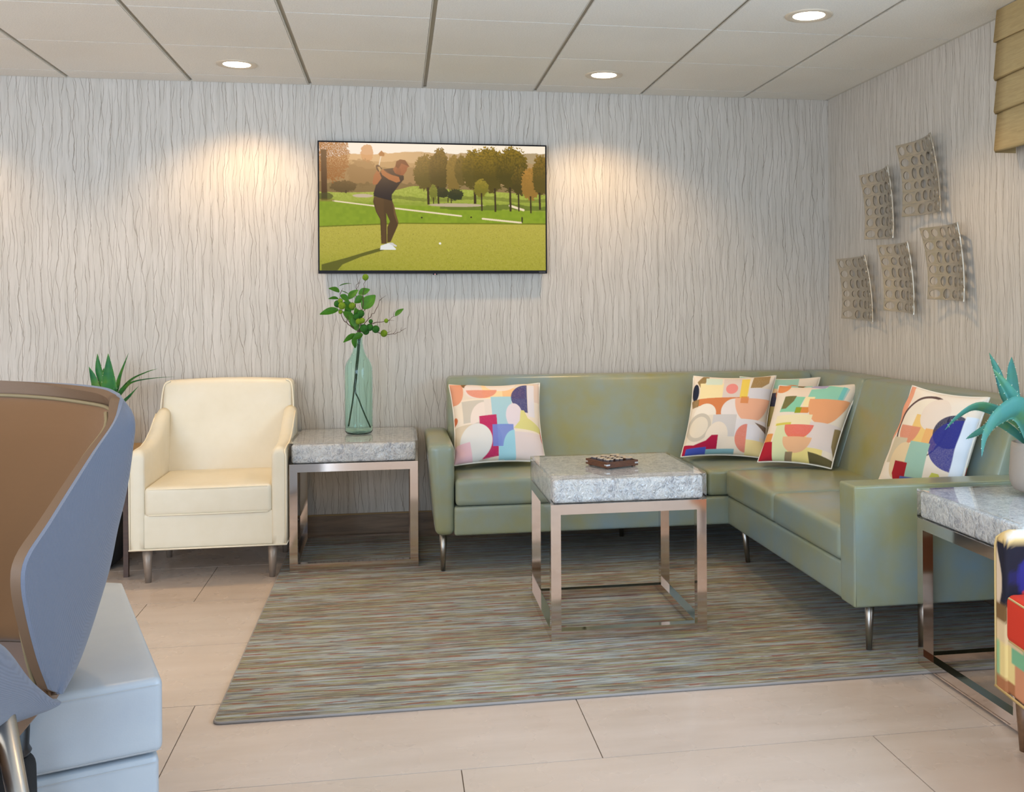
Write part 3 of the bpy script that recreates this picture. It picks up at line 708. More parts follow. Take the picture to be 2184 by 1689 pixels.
# ------------------------------------------------------------------ armchairs
def armchair(name, label, loc, rotz, mat, pipe, legm, group=None, vcol=None):
    t = thing(name, label, 'armchair', loc, rotz, group)
    def part(nm, bm, m=mat, parent=t):
        o = link(nm, bm, m, parent)
        if vcol and m is mat:
            co = np.array([v.co[:] for v in o.data.vertices]); set_cols(o.data, sum(vcol(co+np.array((a_, 0, b_))*0.0022) for a_ in (-1, 0, 1) for b_ in (-1, 0, 1))/9)
        return o
    W2 = 0.348
    bm = bmesh.new(); soft_box(bm, -W2+0.004, W2-0.004, 0.006, 0.57, 0.16, 0.325, 0.012, n=70 if vcol else 6)
    part('base', bm)
    bm = bmesh.new(); soft_box(bm, -W2+0.066, W2-0.066, -0.004, 0.52, 0.312, 0.446, 0.02, (0, 0.004, 0.010), n=80 if vcol else 10)
    s = part('seat_cushion', bm)
    bm = bmesh.new()
    xs = W2-0.066-0.008
    for z, dy in ((0.437, 0.0), (0.318, 0.0)):
        bm = bmesh.new()
        tube(bm, [(-xs, 0.3, z), (-xs, 0.03, z), (-xs+0.012, 0.0, z), (0, -0.007, z+0.001), (xs-0.012, 0.0, z), (xs, 0.03, z), (xs, 0.3, z)], 0.0032, 6)
        part('piping', bm, pipe, s)
    # back: leans, slightly arched top
    def wback(p):
        k = max(0, (p.z-0.16))/0.75
        z = p.z+(0.012*(1-(p.x/0.34)**2) if p.z > 0.6 else 0)
        return (p.x*(1.0-0.04*k), p.y+0.12*k, z)
    bm = bmesh.new(); soft_box(bm, -W2+0.008, W2-0.008, 0.475, 0.575, 0.17, 0.892, 0.03, (0, 0.012, 0.0), n=50 if vcol else 12, warp=wback)
    b = part('backrest', bm)
    for s_ in (-1, 1):
        bm = bmesh.new()
        tube(bm, spline([(s_*(W2-0.018), 0.53, 0.6), (s_*(W2-0.018), 0.555, 0.70), (s_*(W2-0.022), 0.573, 0.80), (s_*(W2-0.032), 0.592, 0.872), (s_*(W2-0.060), 0.600, 0.893)], 5), 0.004, 6)
        part('piping', bm, pipe, b)
    # arms: flat at the front, sweeping up into the back
    prof = [(0.0, 0.16), (0.0, 0.59), (0.010, 0.610), (0.03, 0.619), (0.10, 0.620), (0.20, 0.622), (0.29, 0.638), (0.38, 0.672), (0.46, 0.715), (0.53, 0.75), (0.57, 0.76), (0.60, 0.60), (0.57, 0.16)]
    for s_ in (-1, 1):
        bm = bmesh.new()
        xi, xo = s_*(W2-0.068), s_*W2
        n = 14
        ys = sorted(set([p[0] for p in prof[:-2]]+[0.05+0.05*k for k in range(10)]))
        P = prof[1:-2]
        def top(y):
            for (a, za), (b_, zb) in zip(P, P[1:]):
                if a <= y <= b_ and b_ > a: return za+(zb-za)*(y-a)/(b_-a)
            return P[-1][1]
        R = 0.016
        rows = []
        for y in [0.0, 0.004, 0.012]+[y for y in (sorted(set([0.02+0.012*q for q in range(46)]+ys)) if vcol else ys) if y > 0.02]:
            inset = R*(1-math.sqrt(max(0, 1-(1-min(y, R)/R)**2))) if y < R else 0
            zt = top(max(y, 0.0)) if y > 0 else 0.585
            if y <= 0.012: zt = {0.0: 0.592, 0.004: 0.603, 0.012: 0.612}[y]
            ring = []
            a, b_ = xi+s_*inset*0.6, xo-s_*inset*0.6
            w = b_-a; cx_ = (a+b_)/2
            nz = 60 if vcol else 8
            for k in range(nz): ring.append((a, y, 0.16+(zt-0.036-0.16)*k/nz))
            for k in range(9):
                th = PI*k/8
                ring.append((cx_-(w/2)*math.cos(th), y, zt-0.036+0.036*math.sin(th)))
            for k in range(nz-1, -1, -1): ring.append((b_, y, 0.16+(zt-0.036-0.16)*k/nz))
            rows.append([bm.verts.new(p) for p in ring])
        for A, B in zip(rows, rows[1:]):
            for k in range(len(A)-1): bm.faces.new((A[k], A[k+1], B[k+1], B[k]))
            bm.faces.new((A[-1], A[0], B[0], B[-1]))
        # front face as a fan strip
        F = rows[0]; m = len(F); NCOL = 12 if vcol else 3; prevrow = None
        for k in range((m+1)//2):
            L_, R_e = F[k], F[m-1-k]
            row = [L_]+[bm.verts.new(L_.co.lerp(R_e.co, c_/NCOL)) for c_ in range(1, NCOL)]+[R_e] if L_ is not R_e else [L_]
            if prevrow:
                for c_ in range(NCOL):
                    vs = [prevrow[c_], prevrow[c_+1]]+([row[c_+1], row[c_]] if len(row) > 1 else [row[0]])
                    bm.faces.new(vs)
            prevrow = row
        bm.faces.new(rows[-1][::-1])
        ar = part('armrest', bm)
        bm = bmesh.new()
        yy = [0.02, 0.1, 0.20, 0.29, 0.38, 0.46, 0.52]
        tube(bm, [(xo-s_*0.002, 0.001, 0.163), (xo-s_*0.001, 0.001, 0.3), (xo-s_*0.001, 0.001, 0.57), (xo-s_*0.006, 0.003, 0.592)]+[(xo-s_*0.006, y, top(y)-0.012) for y in yy], 0.0036, 6)
        part('piping', bm, pipe, ar)
    bm = bmesh.new(); tube(bm, [(-W2, 0.57, 0.161), (-W2, 0.0, 0.161), (W2, 0.0, 0.161), (W2, 0.57, 0.161)], 0.0042, 6)
    part('welt', bm, pipe)
    for (x, y) in ((-0.281, 0.05), (0.281, 0.05), (-0.29, 0.54), (0.29, 0.54)):
        bm = bmesh.new(); leg_bm(bm, x, y, 0.162, 0.024, 0.0135, 0.004*(-1 if x > 0 else 1), 0, 0.0); part('leg', bm, legm)
    return t
armchair('armchair', 'cream leather armchair with pale piping against the wallpapered wall', (-0.862, 4.965, 0.0), 0.0, M_CREAM, M_PIPE, M_LEGP)

def printed(co):
    # big collage print mapped on the front (x, z); the seat and the sides repeat it
    X, Y, Z = co[:, 0], co[:, 1], co[:, 2]
    U = X+0.35+np.maximum(Y-0.03, 0)*0.8; V = Z
    C = np.zeros((len(X), 3)); C[:] = lin((232, 208, 176))[:3]
    def put(m, c): C[m] = lin(c)[:3]
    U0 = U
    per = 0.74; U = np.mod(U0, per)
    put((V < 0.30) & (U < 0.03), (150, 188, 140)); put((V < 0.30) & (U >= 0.03) & (U < 0.11), (232, 208, 142)); put((V < 0.20) & (U < 0.11), (170, 112, 74))
    put((V < 0.31) & (U > 0.11), (204, 140, 104)); put((V > 0.255) & (V < 0.33) & (U > 0.09) & (U < 0.30), (122, 178, 138))
    put((V > 0.30) & (V < 0.36) & (U < 0.16), (222, 196, 156))
    put((V > 0.36) & (V < 0.41) & (U < 0.07), (122, 92, 56))
    put((V > 0.41) & (V < 0.585) & (U > 0.028+0.018*np.cos((V-0.47)*24)) & (U < 0.22), (30, 30, 46))
    put(((U-0.155)/0.085)**2+((V-0.49)/0.08)**2 < 1, (44, 44, 130))
    put((V > 0.585) & (U < 0.14), (220, 190, 132)); put((V > 0.60) & (U > 0.05) & (U < 0.12), (214, 216, 222))
    put((V > 0.41) & (V < 0.585) & (U < 0.028+0.018*np.cos((V-0.47)*24)), (222, 200, 174))
    put((V > 0.318) & (V < 0.452) & (U > 0.085) & (U < 0.30), (208, 58, 38))
    put((U > 0.34) & (U < 0.56) & (V > 0.4), (226, 170, 120)); put(((U-0.6)/0.1)**2+((V-0.7)/0.1)**2 < 1, (80, 150, 160))
    return C
armchair('armchair', 'multicoloured print armchair cut off by the right edge of the view', (1.662, 2.380, 0.0), -math.radians(97), M_PRINTCH, simple('straw_piping', (206, 180, 124), 0.6), mat_wood('walnut_leg', (96, 70, 48), (122, 90, 64)), None, printed)

# ------------------------------------------------------------------ television
def tv_picture():
    SS = 2; nx, ny = 560*SS, 318*SS
    # picture space taken in a 1785 x 1016 frame
    U, V = np.meshgrid(np.linspace(65, 1850, nx), np.linspace(92, 1108, ny))
    rng = np.random.default_rng(3)
    def sm(n, it=3):
        for _ in range(it): n = (n+np.roll(n, 1, 0)+np.roll(n, -1, 0)+np.roll(n, 1, 1)+np.roll(n, -1, 1))/5
        return n
    def nz(cell, it=3):
        a = rng.random((ny//cell+3, nx//cell+3)); a = np.kron(a, np.ones((cell, cell)))[:ny, :nx]
        a = sm(a, it+cell); return (a-a.min())/(a.max()-a.min()+1e-9)
    n8, n16, n3, n1 = nz(16), nz(36), nz(5, 1), np.kron(rng.random((ny//2, nx//2)), np.ones((2, 2)))
    L = lambda c: np.array(lin(c)[:3])
    C = np.zeros((ny, nx, 3))
    def blend(m, c, a=1.0):
        c = L(c) if isinstance(c, tuple) else c
        m = m.astype(float)*a if m.dtype == bool else m*a
        C[:] = C*(1-m[..., None])+c*m[..., None]
    s = lambda x, e0, e1: np.clip((x-e0)/(e1-e0), 0, 1)
    # sky
    blend(np.ones((ny, nx)), (250, 236, 214)); blend(s(U, 1300, 600), (255, 250, 240), 0.9)
    # hazy hills
    hill = 200-20*n16-25*np.sin((U-300)/260)-0.06*(U-700).clip(0, 900)
    blend(V > hill, (214, 176, 128)); blend((V > hill)*s(U, 600, 1500), (164, 146, 110), 0.8)
    blend(V > 250-30*n16, (178, 142, 92), 0.75); blend((V > 300-40*n16) & (U < 900), (148, 116, 72), 0.7)
    blend(((U-433)/48)**2+((V-175)/70)**2 < 0.8+0.5*n3, (208, 150, 98), 0.9)
    blend(((U-400)/120)**2+((V-330)/110)**2 < 0.7+0.6*n3, (140, 106, 62), 0.6)
    blend((V > 420-25*n8) & (V < 500), (96, 84, 44), 0.55)
    # far fairway
    fair = 470-18*np.sin((U-650)/260)-30*np.exp(-((U-800)/110)**2)
    blend(V > fair, (150, 160, 58)); blend((V > fair)*n3*s(V, 600, 480), (196, 200, 96), 0.6)
    blend((V > 560+0.04*(U-100).clip(0)), (138, 158, 38)); blend((V > 560)*n8, (112, 136, 26), 0.45)
    blend((V > 540) & (V < 620) & (U > 1000) & (np.abs(V-(600+10*np.sin(U/90))) < 18+10*n8), (92, 104, 34), 0.75)
    blend((V > 505) & (V < 560) & (np.abs(V-530-12*np.sin(U/120)) < 10+8*n8) & (U > 600), (104, 110, 40), 0.6)
    blend(((U-400)/80)**2+((V-513)/14)**2 < 1, (196, 176, 150)); blend(((U-1130)/220)**2+((V-580)/14)**2 < 1, (190, 170, 140))
    def pathl(x0, y0, x1, y1, w, c=(236, 216, 180)):
        t = np.clip(((U-x0)*(x1-x0)+(V-y0)*(y1-y0))/((x1-x0)**2+(y1-y0)**2), 0, 1)
        d = np.hypot(U-x0-t*(x1-x0), V-y0-t*(y1-y0)); blend(d < w, c)
    pathl(170, 556, 480, 592, 5); pathl(480, 592, 1170, 668, 6); pathl(1340, 688, 1650, 718, 7); pathl(1560, 580, 1670, 615, 9)
    # trees: crown blobs with ragged edges, trunks
    def tree(x, y, a, b, c1, c2, trunk=None, dens=1.0):
        q = ((U-x)/a)**2+((V-y)/b)**2
        edge = 0.62+0.75*n3*0.9+0.25*n8
        m = q < edge
        blend(m & (n1 < dens), c1); light = np.clip((x-U)/a*0.0+(y-V)/b*0.7+0.25, 0, 1)*n3
        blend(m*light, c2, 0.95)
        if trunk: x0, y0, y1, w = trunk; blend((np.abs(U-x0-(V-y0)*0.02) < w) & (V > y0) & (V < y1), (62, 48, 24))
    for a in [(250, 440, 95, 45, (92, 74, 40), (120, 92, 50), (270, 470, 495, 5)),
              (890, 320, 90, 140, (96, 84, 32), (158, 124, 48), (908, 440, 578, 9)), (1000, 300, 80, 165, (84, 72, 28), (150, 118, 44), (987, 430, 572, 7)),
              (1110, 330, 60, 150, (130, 106, 48), (170, 136, 62), None), (1170, 300, 50, 120, (104, 88, 38), (160, 128, 56), None),
              (1265, 290, 85, 155, (92, 80, 28), (176, 140, 44), (1278, 420, 568, 10)), (1400, 290, 130, 175, (88, 76, 24), (178, 142, 40), (1440, 440, 632, 7)),
              (1330, 440, 60, 70, (120, 112, 34), (176, 148, 52), (1332, 480, 625, 6)),
              (1580, 280, 125, 170, (80, 70, 22), (168, 134, 38), (1562, 430, 628, 8)), (1640, 380, 60, 120, (76, 66, 22), (140, 112, 36), (1630, 480, 625, 6)),
              (1730, 400, 75, 130, (150, 112, 46), (196, 140, 62), (1728, 500, 640, 6)), (1820, 330, 75, 160, (92, 78, 26), (160, 122, 42), (1802, 470, 612, 8)),
              (1020, 480, 50, 40, (56, 56, 28), (84, 76, 38), (1065, 520, 560, 4)), (1125, 495, 62, 45, (52, 56, 30), (80, 76, 36), (1090, 525, 565, 4)),
              (950, 480, 30, 60, (116, 118, 42), (150, 140, 56), (950, 520, 572, 4))]:
        tree(*a)
    tree(170, 200, 120, 190, (150, 94, 40), (186, 124, 56), None, 0.8); blend((np.abs(U-102-(V-300)*0.01) < 22) & (V > 150) & (V < 552), (74, 48, 24))
    blend(((U-110)/60)**2+((V-520)/30)**2 < 0.8+0.4*n3, (70, 70, 30), 0.8)
    blend((V > 540) & (V < 562) & (U < 180), (120, 104, 40), 0.6)
    # near green
    edge = 745-22*s(U, 80, 700)+0.0*U
    edge = np.where(U < 700, 765-30*s(U, 80, 700), 735-3*s(U, 700, 1850))
    blend(V > edge-10, (112, 118, 24)); blend(V > edge, (184, 172, 68))
    blend((V > edge)*s(V, 780, 1108), (160, 156, 44)); blend((V > edge)*n3, (204, 190, 96), 0.3); blend((V > edge)*n1, (120, 120, 30), 0.28)
    blend((V > edge)*s(V, 960, 1108)*s(U, 900, 100), (132, 142, 30), 0.5)
    blend((V > 765+0*U) & (V > edge)*1 & (n1 > 0.985), (98, 90, 30), 0.8)
    # shadow on the grass belongs to the broadcast picture
    blend(in_poly(U, V, [(540, 925), (560, 945), (380, 1000), (240, 1060), (200, 1108), (80, 1108), (80, 1060), (260, 1010), (420, 960)]), (84, 84, 24), 0.9)
    # golfer
    def P(c, pts, a=1.0): blend(in_poly(U, V, pts), c, a)
    P((224, 224, 220), [(535, 910), (590, 890), (620, 900), (655, 935), (650, 943), (530, 943)]); P((204, 200, 196), [(590, 888), (625, 885), (662, 910), (655, 918), (620, 905)])
    P((84, 62, 34), [(540, 895), (532, 700), (500, 640), (478, 560), (485, 518), (625, 545), (640, 590), (650, 640), (674, 720), (668, 750), (612, 880), (585, 885), (588, 760), (608, 715), (580, 650), (582, 720), (583, 895)])
    P((112, 84, 46), [(630, 560), (642, 590), (654, 650), (674, 720), (664, 730), (640, 660)])
    P((98, 72, 40), [(485, 520), (560, 532), (560, 640), (574, 760), (570, 890), (548, 892), (540, 700), (508, 640)], 0.6)
    P((40, 28, 22), [(480, 515), (488, 500), (628, 535), (625, 552)])
    P((38, 32, 34), [(480, 500), (500, 430), (530, 380), (530, 330), (555, 300), (636, 288), (680, 330), (718, 350), (718, 380), (690, 410), (655, 460), (625, 500), (620, 545), (500, 520)])
    P((168, 104, 62), [(475, 410), (485, 350), (515, 300), (545, 295), (530, 330), (545, 370), (510, 420), (480, 425)])
    P((172, 106, 62), [(535, 310), (560, 300), (620, 340), (680, 360), (690, 395), (660, 405), (600, 380), (550, 345)])
    P((150, 84, 50), [(655, 270), (665, 235), (690, 222), (725, 225), (748, 250), (762, 275), (745, 285), (740, 310), (715, 345), (690, 345), (650, 330), (632, 300)])
    P((106, 52, 28), [(652, 275), (660, 235), (690, 218), (730, 224), (765, 278), (730, 262), (700, 250), (680, 290), (668, 290)])
    P((60, 48, 46), [(560, 305), (630, 292), (650, 330), (690, 345), (640, 350), (590, 330)], 0.7); P((128, 70, 42), [(660, 290), (690, 290), (700, 330), (690, 345), (655, 335)], 0.6)
    P((60, 40, 30), [(500, 270), (520, 262), (550, 295), (540, 318), (520, 320), (505, 300)]); P((190, 150, 96), [(512, 282), (530, 280), (545, 305), (530, 320)])
    pathl(526, 266, 549, 160, 3, (240, 230, 210)); P((160, 100, 44), [(545, 150), (570, 175), (566, 195), (530, 195), (522, 175)])
    blend(np.hypot(U-1000, V-890) < 9, (240, 236, 220)); blend(np.hypot(U-857, V-683) < 7, (50, 44, 20)); blend(np.hypot(U-1248, V-677) < 7, (60, 52, 24)); P((50, 44, 24), [(1653, 672), (1665, 672), (1664, 718), (1654, 718)])
    # sun haze from the upper left
    blend(np.exp(-(((U-480)/520)**2+((V-120)/260)**2)), (255, 206, 150), 0.30)
    C = C.reshape(ny//SS, SS, nx//SS, SS, 3).mean((1, 3))
    return nx//SS, ny//SS, C
tv = thing('television', 'flat screen television on the back wall showing a golfer', 'television', (0.208, 5.70, 1.80))
ty = 5.653-5.70
x0, x1, z0, z1 = -0.412-0.208, 0.826-0.208, 1.449-1.80, 2.161-1.80
bm = bmesh.new(); box(bm, x0, x1, ty-0.008, ty+0.012, z0, z1); bevel(bm, 0.002, 2); link('bezel', bm, M_BEZEL, tv, False)
bm = bmesh.new(); box(bm, -0.45, 0.45, ty+0.012, ty+0.03, -0.3, 0.2); bevel(bm, 0.004, 2); link('rear_housing', bm, M_BLACK, tv, False)
bm = bmesh.new(); box(bm, -0.2, 0.2, ty+0.03, -0.0002, -0.18, 0.12); link('wall_bracket', bm, M_BLACK, tv, False)
nx, ny, C = tv_picture()
me = bpy.data.meshes.new('screen')
gx = np.linspace(x0+0.008, x1-0.008, nx); gz = np.linspace(z1-0.008, z0+0.017, ny)
GX, GZ = np.meshgrid(gx, gz); Vt = np.stack([GX, np.full_like(GX, ty-0.0088), GZ], -1).reshape(-1, 3)
idx = np.arange(nx*ny).reshape(ny, nx)
q = np.stack([idx[:-1, :-1], idx[1:, :-1], idx[1:, 1:], idx[:-1, 1:]], -1).reshape(-1, 4)
me.from_pydata(Vt.tolist(), [], q.tolist()); set_cols(me, C); me.materials.append(M_SCREEN)
o = bpy.data.objects.new('screen', me); COL.objects.link(o); o.parent = tv
bm = bmesh.new(); box(bm, -0.013, 0.013, ty-0.006, ty+0.006, z0-0.007, z0+0.001); link('sensor_tab', bm, M_BLACK, tv, False)
mled = NT('red_led'); mled.b.inputs['Emission Color'].default_value = (1, 0.08, 0.08, 1); mled.b.inputs['Emission Strength'].default_value = 2
bm = bmesh.new(); box(bm, -0.002, 0.002, ty-0.0075, ty-0.006, z0-0.005, z0-0.002); link('standby_light', bm, mled.m, tv, False)
bm = bmesh.new()
for k in range(8): box(bm, x1-0.045+k*0.0045, x1-0.042+k*0.0045, ty-0.0092, ty-0.0078, z0+0.006, z0+0.0095)
link('maker_lettering', bm, simple('grey_lettering', (120, 120, 124), 0.5), tv, False)

# ------------------------------------------------------------------ wall art
def art_panel(label, TL, TR, BR, BL):
    # corners as (y, z) on the right wall
    cyy = (TL[0]+TR[0]+BR[0]+BL[0])/4; czz = (TL[1]+TR[1]+BR[1]+BL[1])/4
    t = thing('wall_sculpture', label, 'wall art', (XR, cyy, czz), 0, 'pierced metal wall sculptures')
    rows = [6, 5, 6, 6, 6, 5]; bm = bmesh.new(); rng = random.Random(11)
    hr = [0, 0.175, 0.335, 0.52, 0.67, 0.83, 1.0]
    cellgrid = {}
    def sheet(u, v):   # u: 0 far .. 1 near camera, v: 0 top .. 1 bottom
        y = (1-u)*(1-v)*TL[0]+u*(1-v)*TR[0]+(1-u)*v*BL[0]+u*v*BR[0]-cyy
        z = (1-u)*(1-v)*TL[1]+u*(1-v)*TR[1]+(1-u)*v*BL[1]+u*v*BR[1]-czz
        y += -0.010*(1-(2*v-1)**2)*(1-u)*1.2
        off = 0.030+0.035*(2*u-1)**2+0.012*(2*v-1)**2
        return (-off, y, z)
    n = 24
    def cell(u0, u1, v0, v1, hole):
        outer, inner = [], []
        for k in range(n):
            a = 2*PI*k/n; ca, sa = math.cos(a), math.sin(a); m_ = max(abs(ca), abs(sa))
            outer.append((0.5*(u0+u1)+(u1-u0)/2*ca/m_, 0.5*(v0+v1)+(v1-v0)/2*sa/m_))
            hx, hy, ox, oy = hole
            inner.append((0.5*(u0+u1)+ox+(u1-u0)/2*hx*ca, 0.5*(v0+v1)+oy+(v1-v0)/2*hy*sa))
        O = [bm.verts.new(sheet(*p)) for p in outer]; I = [bm.verts.new(sheet(*p)) for p in inner]
        for k in range(n):
            k2 = (k+1) % n; bm.faces.new((O[k], O[k2], I[k2], I[k]))
    for r, cnt in enumerate(rows):
        v0, v1 = hr[r], hr[r+1]
        ws = [rng.uniform(0.75, 1.25) for _ in range(cnt)]; tot = sum(ws); a = 0.0
        for k, w in enumerate(ws):
            b = a+w/tot
            cell(a, b, v0, v1, (rng.uniform(0.62, 0.78), rng.uniform(0.58, 0.82), 0, rng.uniform(-0.012, 0.012)))
            a = b
    bmesh.ops.remove_doubles(bm, verts=bm.verts, dist=0.0008)
    o = link('pierced_sheet', bm, M_ART, t)
    md = o.modifiers.new('thickness', 'SOLIDIFY'); md.thickness = 0.006; md.offset = 1
    mb = o.modifiers.new('edge', 'BEVEL'); mb.width = 0.0012; mb.segments = 2; mb.limit_method = 'ANGLE'; mb.angle_limit = 0.9
    for v in (0.18, 0.82):
        bm = bmesh.new(); p = sheet(0.5, v); tube(bm, [(0, p[1], p[2]), (p[0], p[1], p[2])], 0.004, 8)
        link('standoff', bm, M_ART, t)
A = [('topmost pierced metal wall sculpture, high on the right wall', (4.73, 2.050), (4.40, 2.060), (4.31, 1.690), (4.67, 1.694)),
     ('pierced metal wall sculpture left of the topmost one, above the sofa corner', (5.14, 1.955), (4.82, 1.968), (4.765, 1.598), (5.08, 1.610)),
     ('pierced metal wall sculpture at right below the topmost, nearest the window', (4.50, 1.625), (4.17, 1.627), (4.12, 1.276), (4.43, 1.290)),
     ('pierced metal wall sculpture in the middle of the lower row', (4.94, 1.570), (4.62, 1.570), (4.56, 1.216), (4.87, 1.236)),
     ('lowest and leftmost pierced metal wall sculpture, nearest the room corner', (5.43, 1.522), (5.08, 1.528), (4.99, 1.176), (5.37, 1.190))]
for lb, *c4 in A: art_panel(lb, *c4)

# ------------------------------------------------------------------ window valance (stacked folds)
val = thing('window_valance', 'tan fabric valance with stacked horizontal folds at the top right', 'valance', (XR, 3.3, 2.2))
y0v, y1v = 2.75-3.3, 3.845-3.3
zs = [2.4665, 2.335, 2.178, 2.042, 1.885]
bm = bmesh.new(); box(bm, -0.07, -0.0005, y0v+0.01, y1v-0.004, 2.0-2.2, 2.466-2.2); link('mounting_board', bm, M_VAL, val, False)
for k in range(4):
    bm = bmesh.new(); prof = []
    zt, zb = zs[k]-2.2, zs[k+1]-2.2
    n = 10
    for i in range(n+1):
        s_ = i/n; prof.append((-0.084-0.016*s_, zt+0.01*(1 if k else 0)+(zb-zt-0.0)*s_))
    prof += [(-0.094, zb-0.001), (-0.084, zb+0.02)]
    NY = 14; rows = []
    for j in range(NY+1):
        y = y1v-(y1v-y0v)*j/NY; sag = 0.012*math.sin(min(1, j/3)*PI/2) if k in (1, 2) else 0
        rows.append([bm.verts.new((px-0.006*min(1, j/3), y, pz-(0.0 if i > 2 else 0)+sag*(i/n)*0.6)) for i, (px, pz) in enumerate(prof)])
    for A_, B_ in zip(rows, rows[1:]):
        for i in range(len(A_)-1): bm.faces.new((A_[i], A_[i+1], B_[i+1], B_[i]))
    for r_ in (rows[0], rows[-1]):    # side return to the wall
        e = [bm.verts.new((-0.001, v.co.y, v.co.z)) for v in r_[:-1]]
        for i in range(len(e)-1): bm.faces.new((r_[i], r_[i+1], e[i+1], e[i]))
    link('fabric_fold', bm, M_VAL, val)

# ------------------------------------------------------------------ bottle vase with branch
TZ = 0.6215
vs = thing('bottle_vase', 'tall green glass bottle vase on the cube table left of the sofa', 'vase', (-0.193, 5.36, TZ+0.001))
bm = bmesh.new()
outer = [(0.0, 0.003), (0.045, 0.0), (0.064, 0.004), (0.070, 0.014), (0.0705, 0.05), (0.0705, 0.30), (0.069, 0.34), (0.062, 0.362), (0.042, 0.395), (0.030, 0.42), (0.024, 0.445), (0.0215, 0.47), (0.0205, 0.50), (0.0205, 0.508)]
inner = [(r-0.0028 if r > 0.01 else 0, z+0.004 if z < 0.02 else z-0.0005) for r, z in outer]
inner[0] = (0, 0.009); inner[1] = (0.04, 0.007)
lathe(bm, outer+[(0.019, 0.5095)]+inner[::-1], 48)
link('glass', bm, M_GLASSG, vs)
br = thing('branch', 'leafy branch with green berries and bare twigs standing in the glass bottle', 'branch', (-0.193, 5.36, TZ+0.02))
OX, OY, OZ = -0.193, 5.36, TZ+0.02
def rel(x, z, dy=0.0): return (x-OX, dy, z-OZ)
bm = bmesh.new()
tube(bm, spline([rel(-0.245, 0.66, 0.0), rel(-0.235, 0.72), rel(-0.222, 0.80), rel(-0.212, 0.9), rel(-0.2, 1.02), rel(-0.192, 1.10), rel(-0.188, 1.16)], 5), 0.004, 8)
tube(bm, spline([rel(-0.135, 0.65, 0.01), rel(-0.165, 0.72, 0.01), rel(-0.195, 0.80, 0.004), rel(-0.21, 0.84), rel(-0.203, 0.92), rel(-0.192, 1.03), rel(-0.183, 1.13)], 5), 0.0036, 8)
link('main_stem', bm, M_STEM, br)
rngb = random.Random(5)
def twig(pts, r0=0.003, r1=0.0008, jit=0.004):
    P = spline(pts, 5); P = [p+Vector((rngb.uniform(-jit, jit), rngb.uniform(-jit, jit), rngb.uniform(-jit, jit)))*(i > 0) for i, p in enumerate(P)]
    bm = bmesh.new(); n = len(P); tube(bm, P, [r0+(r1-r0)*i/(n-1) for i in range(n)], 6)
    # side spurs
    for k in range(2, n-1, 4):
        d = (P[k]-P[k-1]).normalized(); sd = Vector((rngb.uniform(-1, 1), rngb.uniform(-0.5, 0.5), rngb.uniform(-0.2, 1))).normalized()
        e = P[k]+(d*0.7+sd*0.6).normalized()*rngb.uniform(0.02, 0.05)
        tube(bm, [P[k], (P[k]+e)/2+Vector((rngb.uniform(-1, 1), 0, rngb.uniform(-1, 1)))*0.004, e], [0.0014, 0.001, 0.0005], 5)
    return link('twig', bm, M_TWIG, br)
base = rel(-0.187, 1.14)
twig([base, rel(-0.24, 1.18, -0.02), rel(-0.28, 1.23, -0.03), rel(-0.285, 1.29, -0.03), rel(-0.275, 1.36, -0.03)])
twig([base, rel(-0.20, 1.21, 0.02), rel(-0.205, 1.29, 0.02), rel(-0.205, 1.37, 0.03), rel(-0.185, 1.395, 0.03)])
twig([base, rel(-0.175, 1.22, -0.02), rel(-0.165, 1.3, -0.03), rel(-0.165, 1.36, -0.03), rel(-0.155, 1.425, -0.03)])
twig([base, rel(-0.15, 1.2, 0.03), rel(-0.11, 1.25, 0.04), rel(-0.085, 1.31, 0.05)])
twig([base, rel(-0.13, 1.18, -0.03), rel(-0.06, 1.195, -0.05), rel(0.0, 1.225, -0.06)])
twig([base, rel(-0.13, 1.155, 0.02), rel(-0.07, 1.13, 0.03), rel(-0.01, 1.13, 0.03), rel(0.05, 1.16, 0.03)])
twig([base, rel(-0.19, 1.18, 0.04), rel(-0.17, 1.24, 0.06), rel(-0.14, 1.29, 0.07)])
twig([base, rel(-0.225, 1.17, 0.02), rel(-0.25, 1.22, 0.03), rel(-0.235, 1.28, 0.03)])
def leaf_mesh(L, w, bend=0.2):
    bm = bmesh.new(); n = 8; rows = []
    for i in range(n+1):
        s_ = i/n; ww = w*math.sin(PI*min(1, s_*0.93+0.04))**0.8*(1-0.35*s_)
        z = -bend*L*s_*s_
        rows.append([bm.verts.new((ww*q, L*s_, z+abs(q)*ww*0.35)) for q in (-1, -0.5, 0, 0.5, 1)])
    for A_, B_ in zip(rows, rows[1:]):
        for k in range(4): bm.faces.new((A_[k], A_[k+1], B_[k+1], B_[k]))
    bmesh.ops.solidify(bm, geom=bm.faces[:], thickness=0.0006)
    return bm
def add_leaf(x, z, dy, L, w, ang, tilt=0.0, spin=0.0):
    bm = leaf_mesh(L*1.1, w*1.4, rngb.uniform(0.1, 0.3)); o = link('leaf', bm, M_LEAF, br)
    d = Vector((math.cos(ang), tilt, math.sin(ang))).normalized()
    qn = d.to_track_quat('Y', 'Z'); o.rotation_mode = 'QUATERNION'
    from mathutils import Quaternion
    o.rotation_quaternion = Quaternion(d, spin) @ qn; o.location = rel(x, z, dy)
D = math.radians
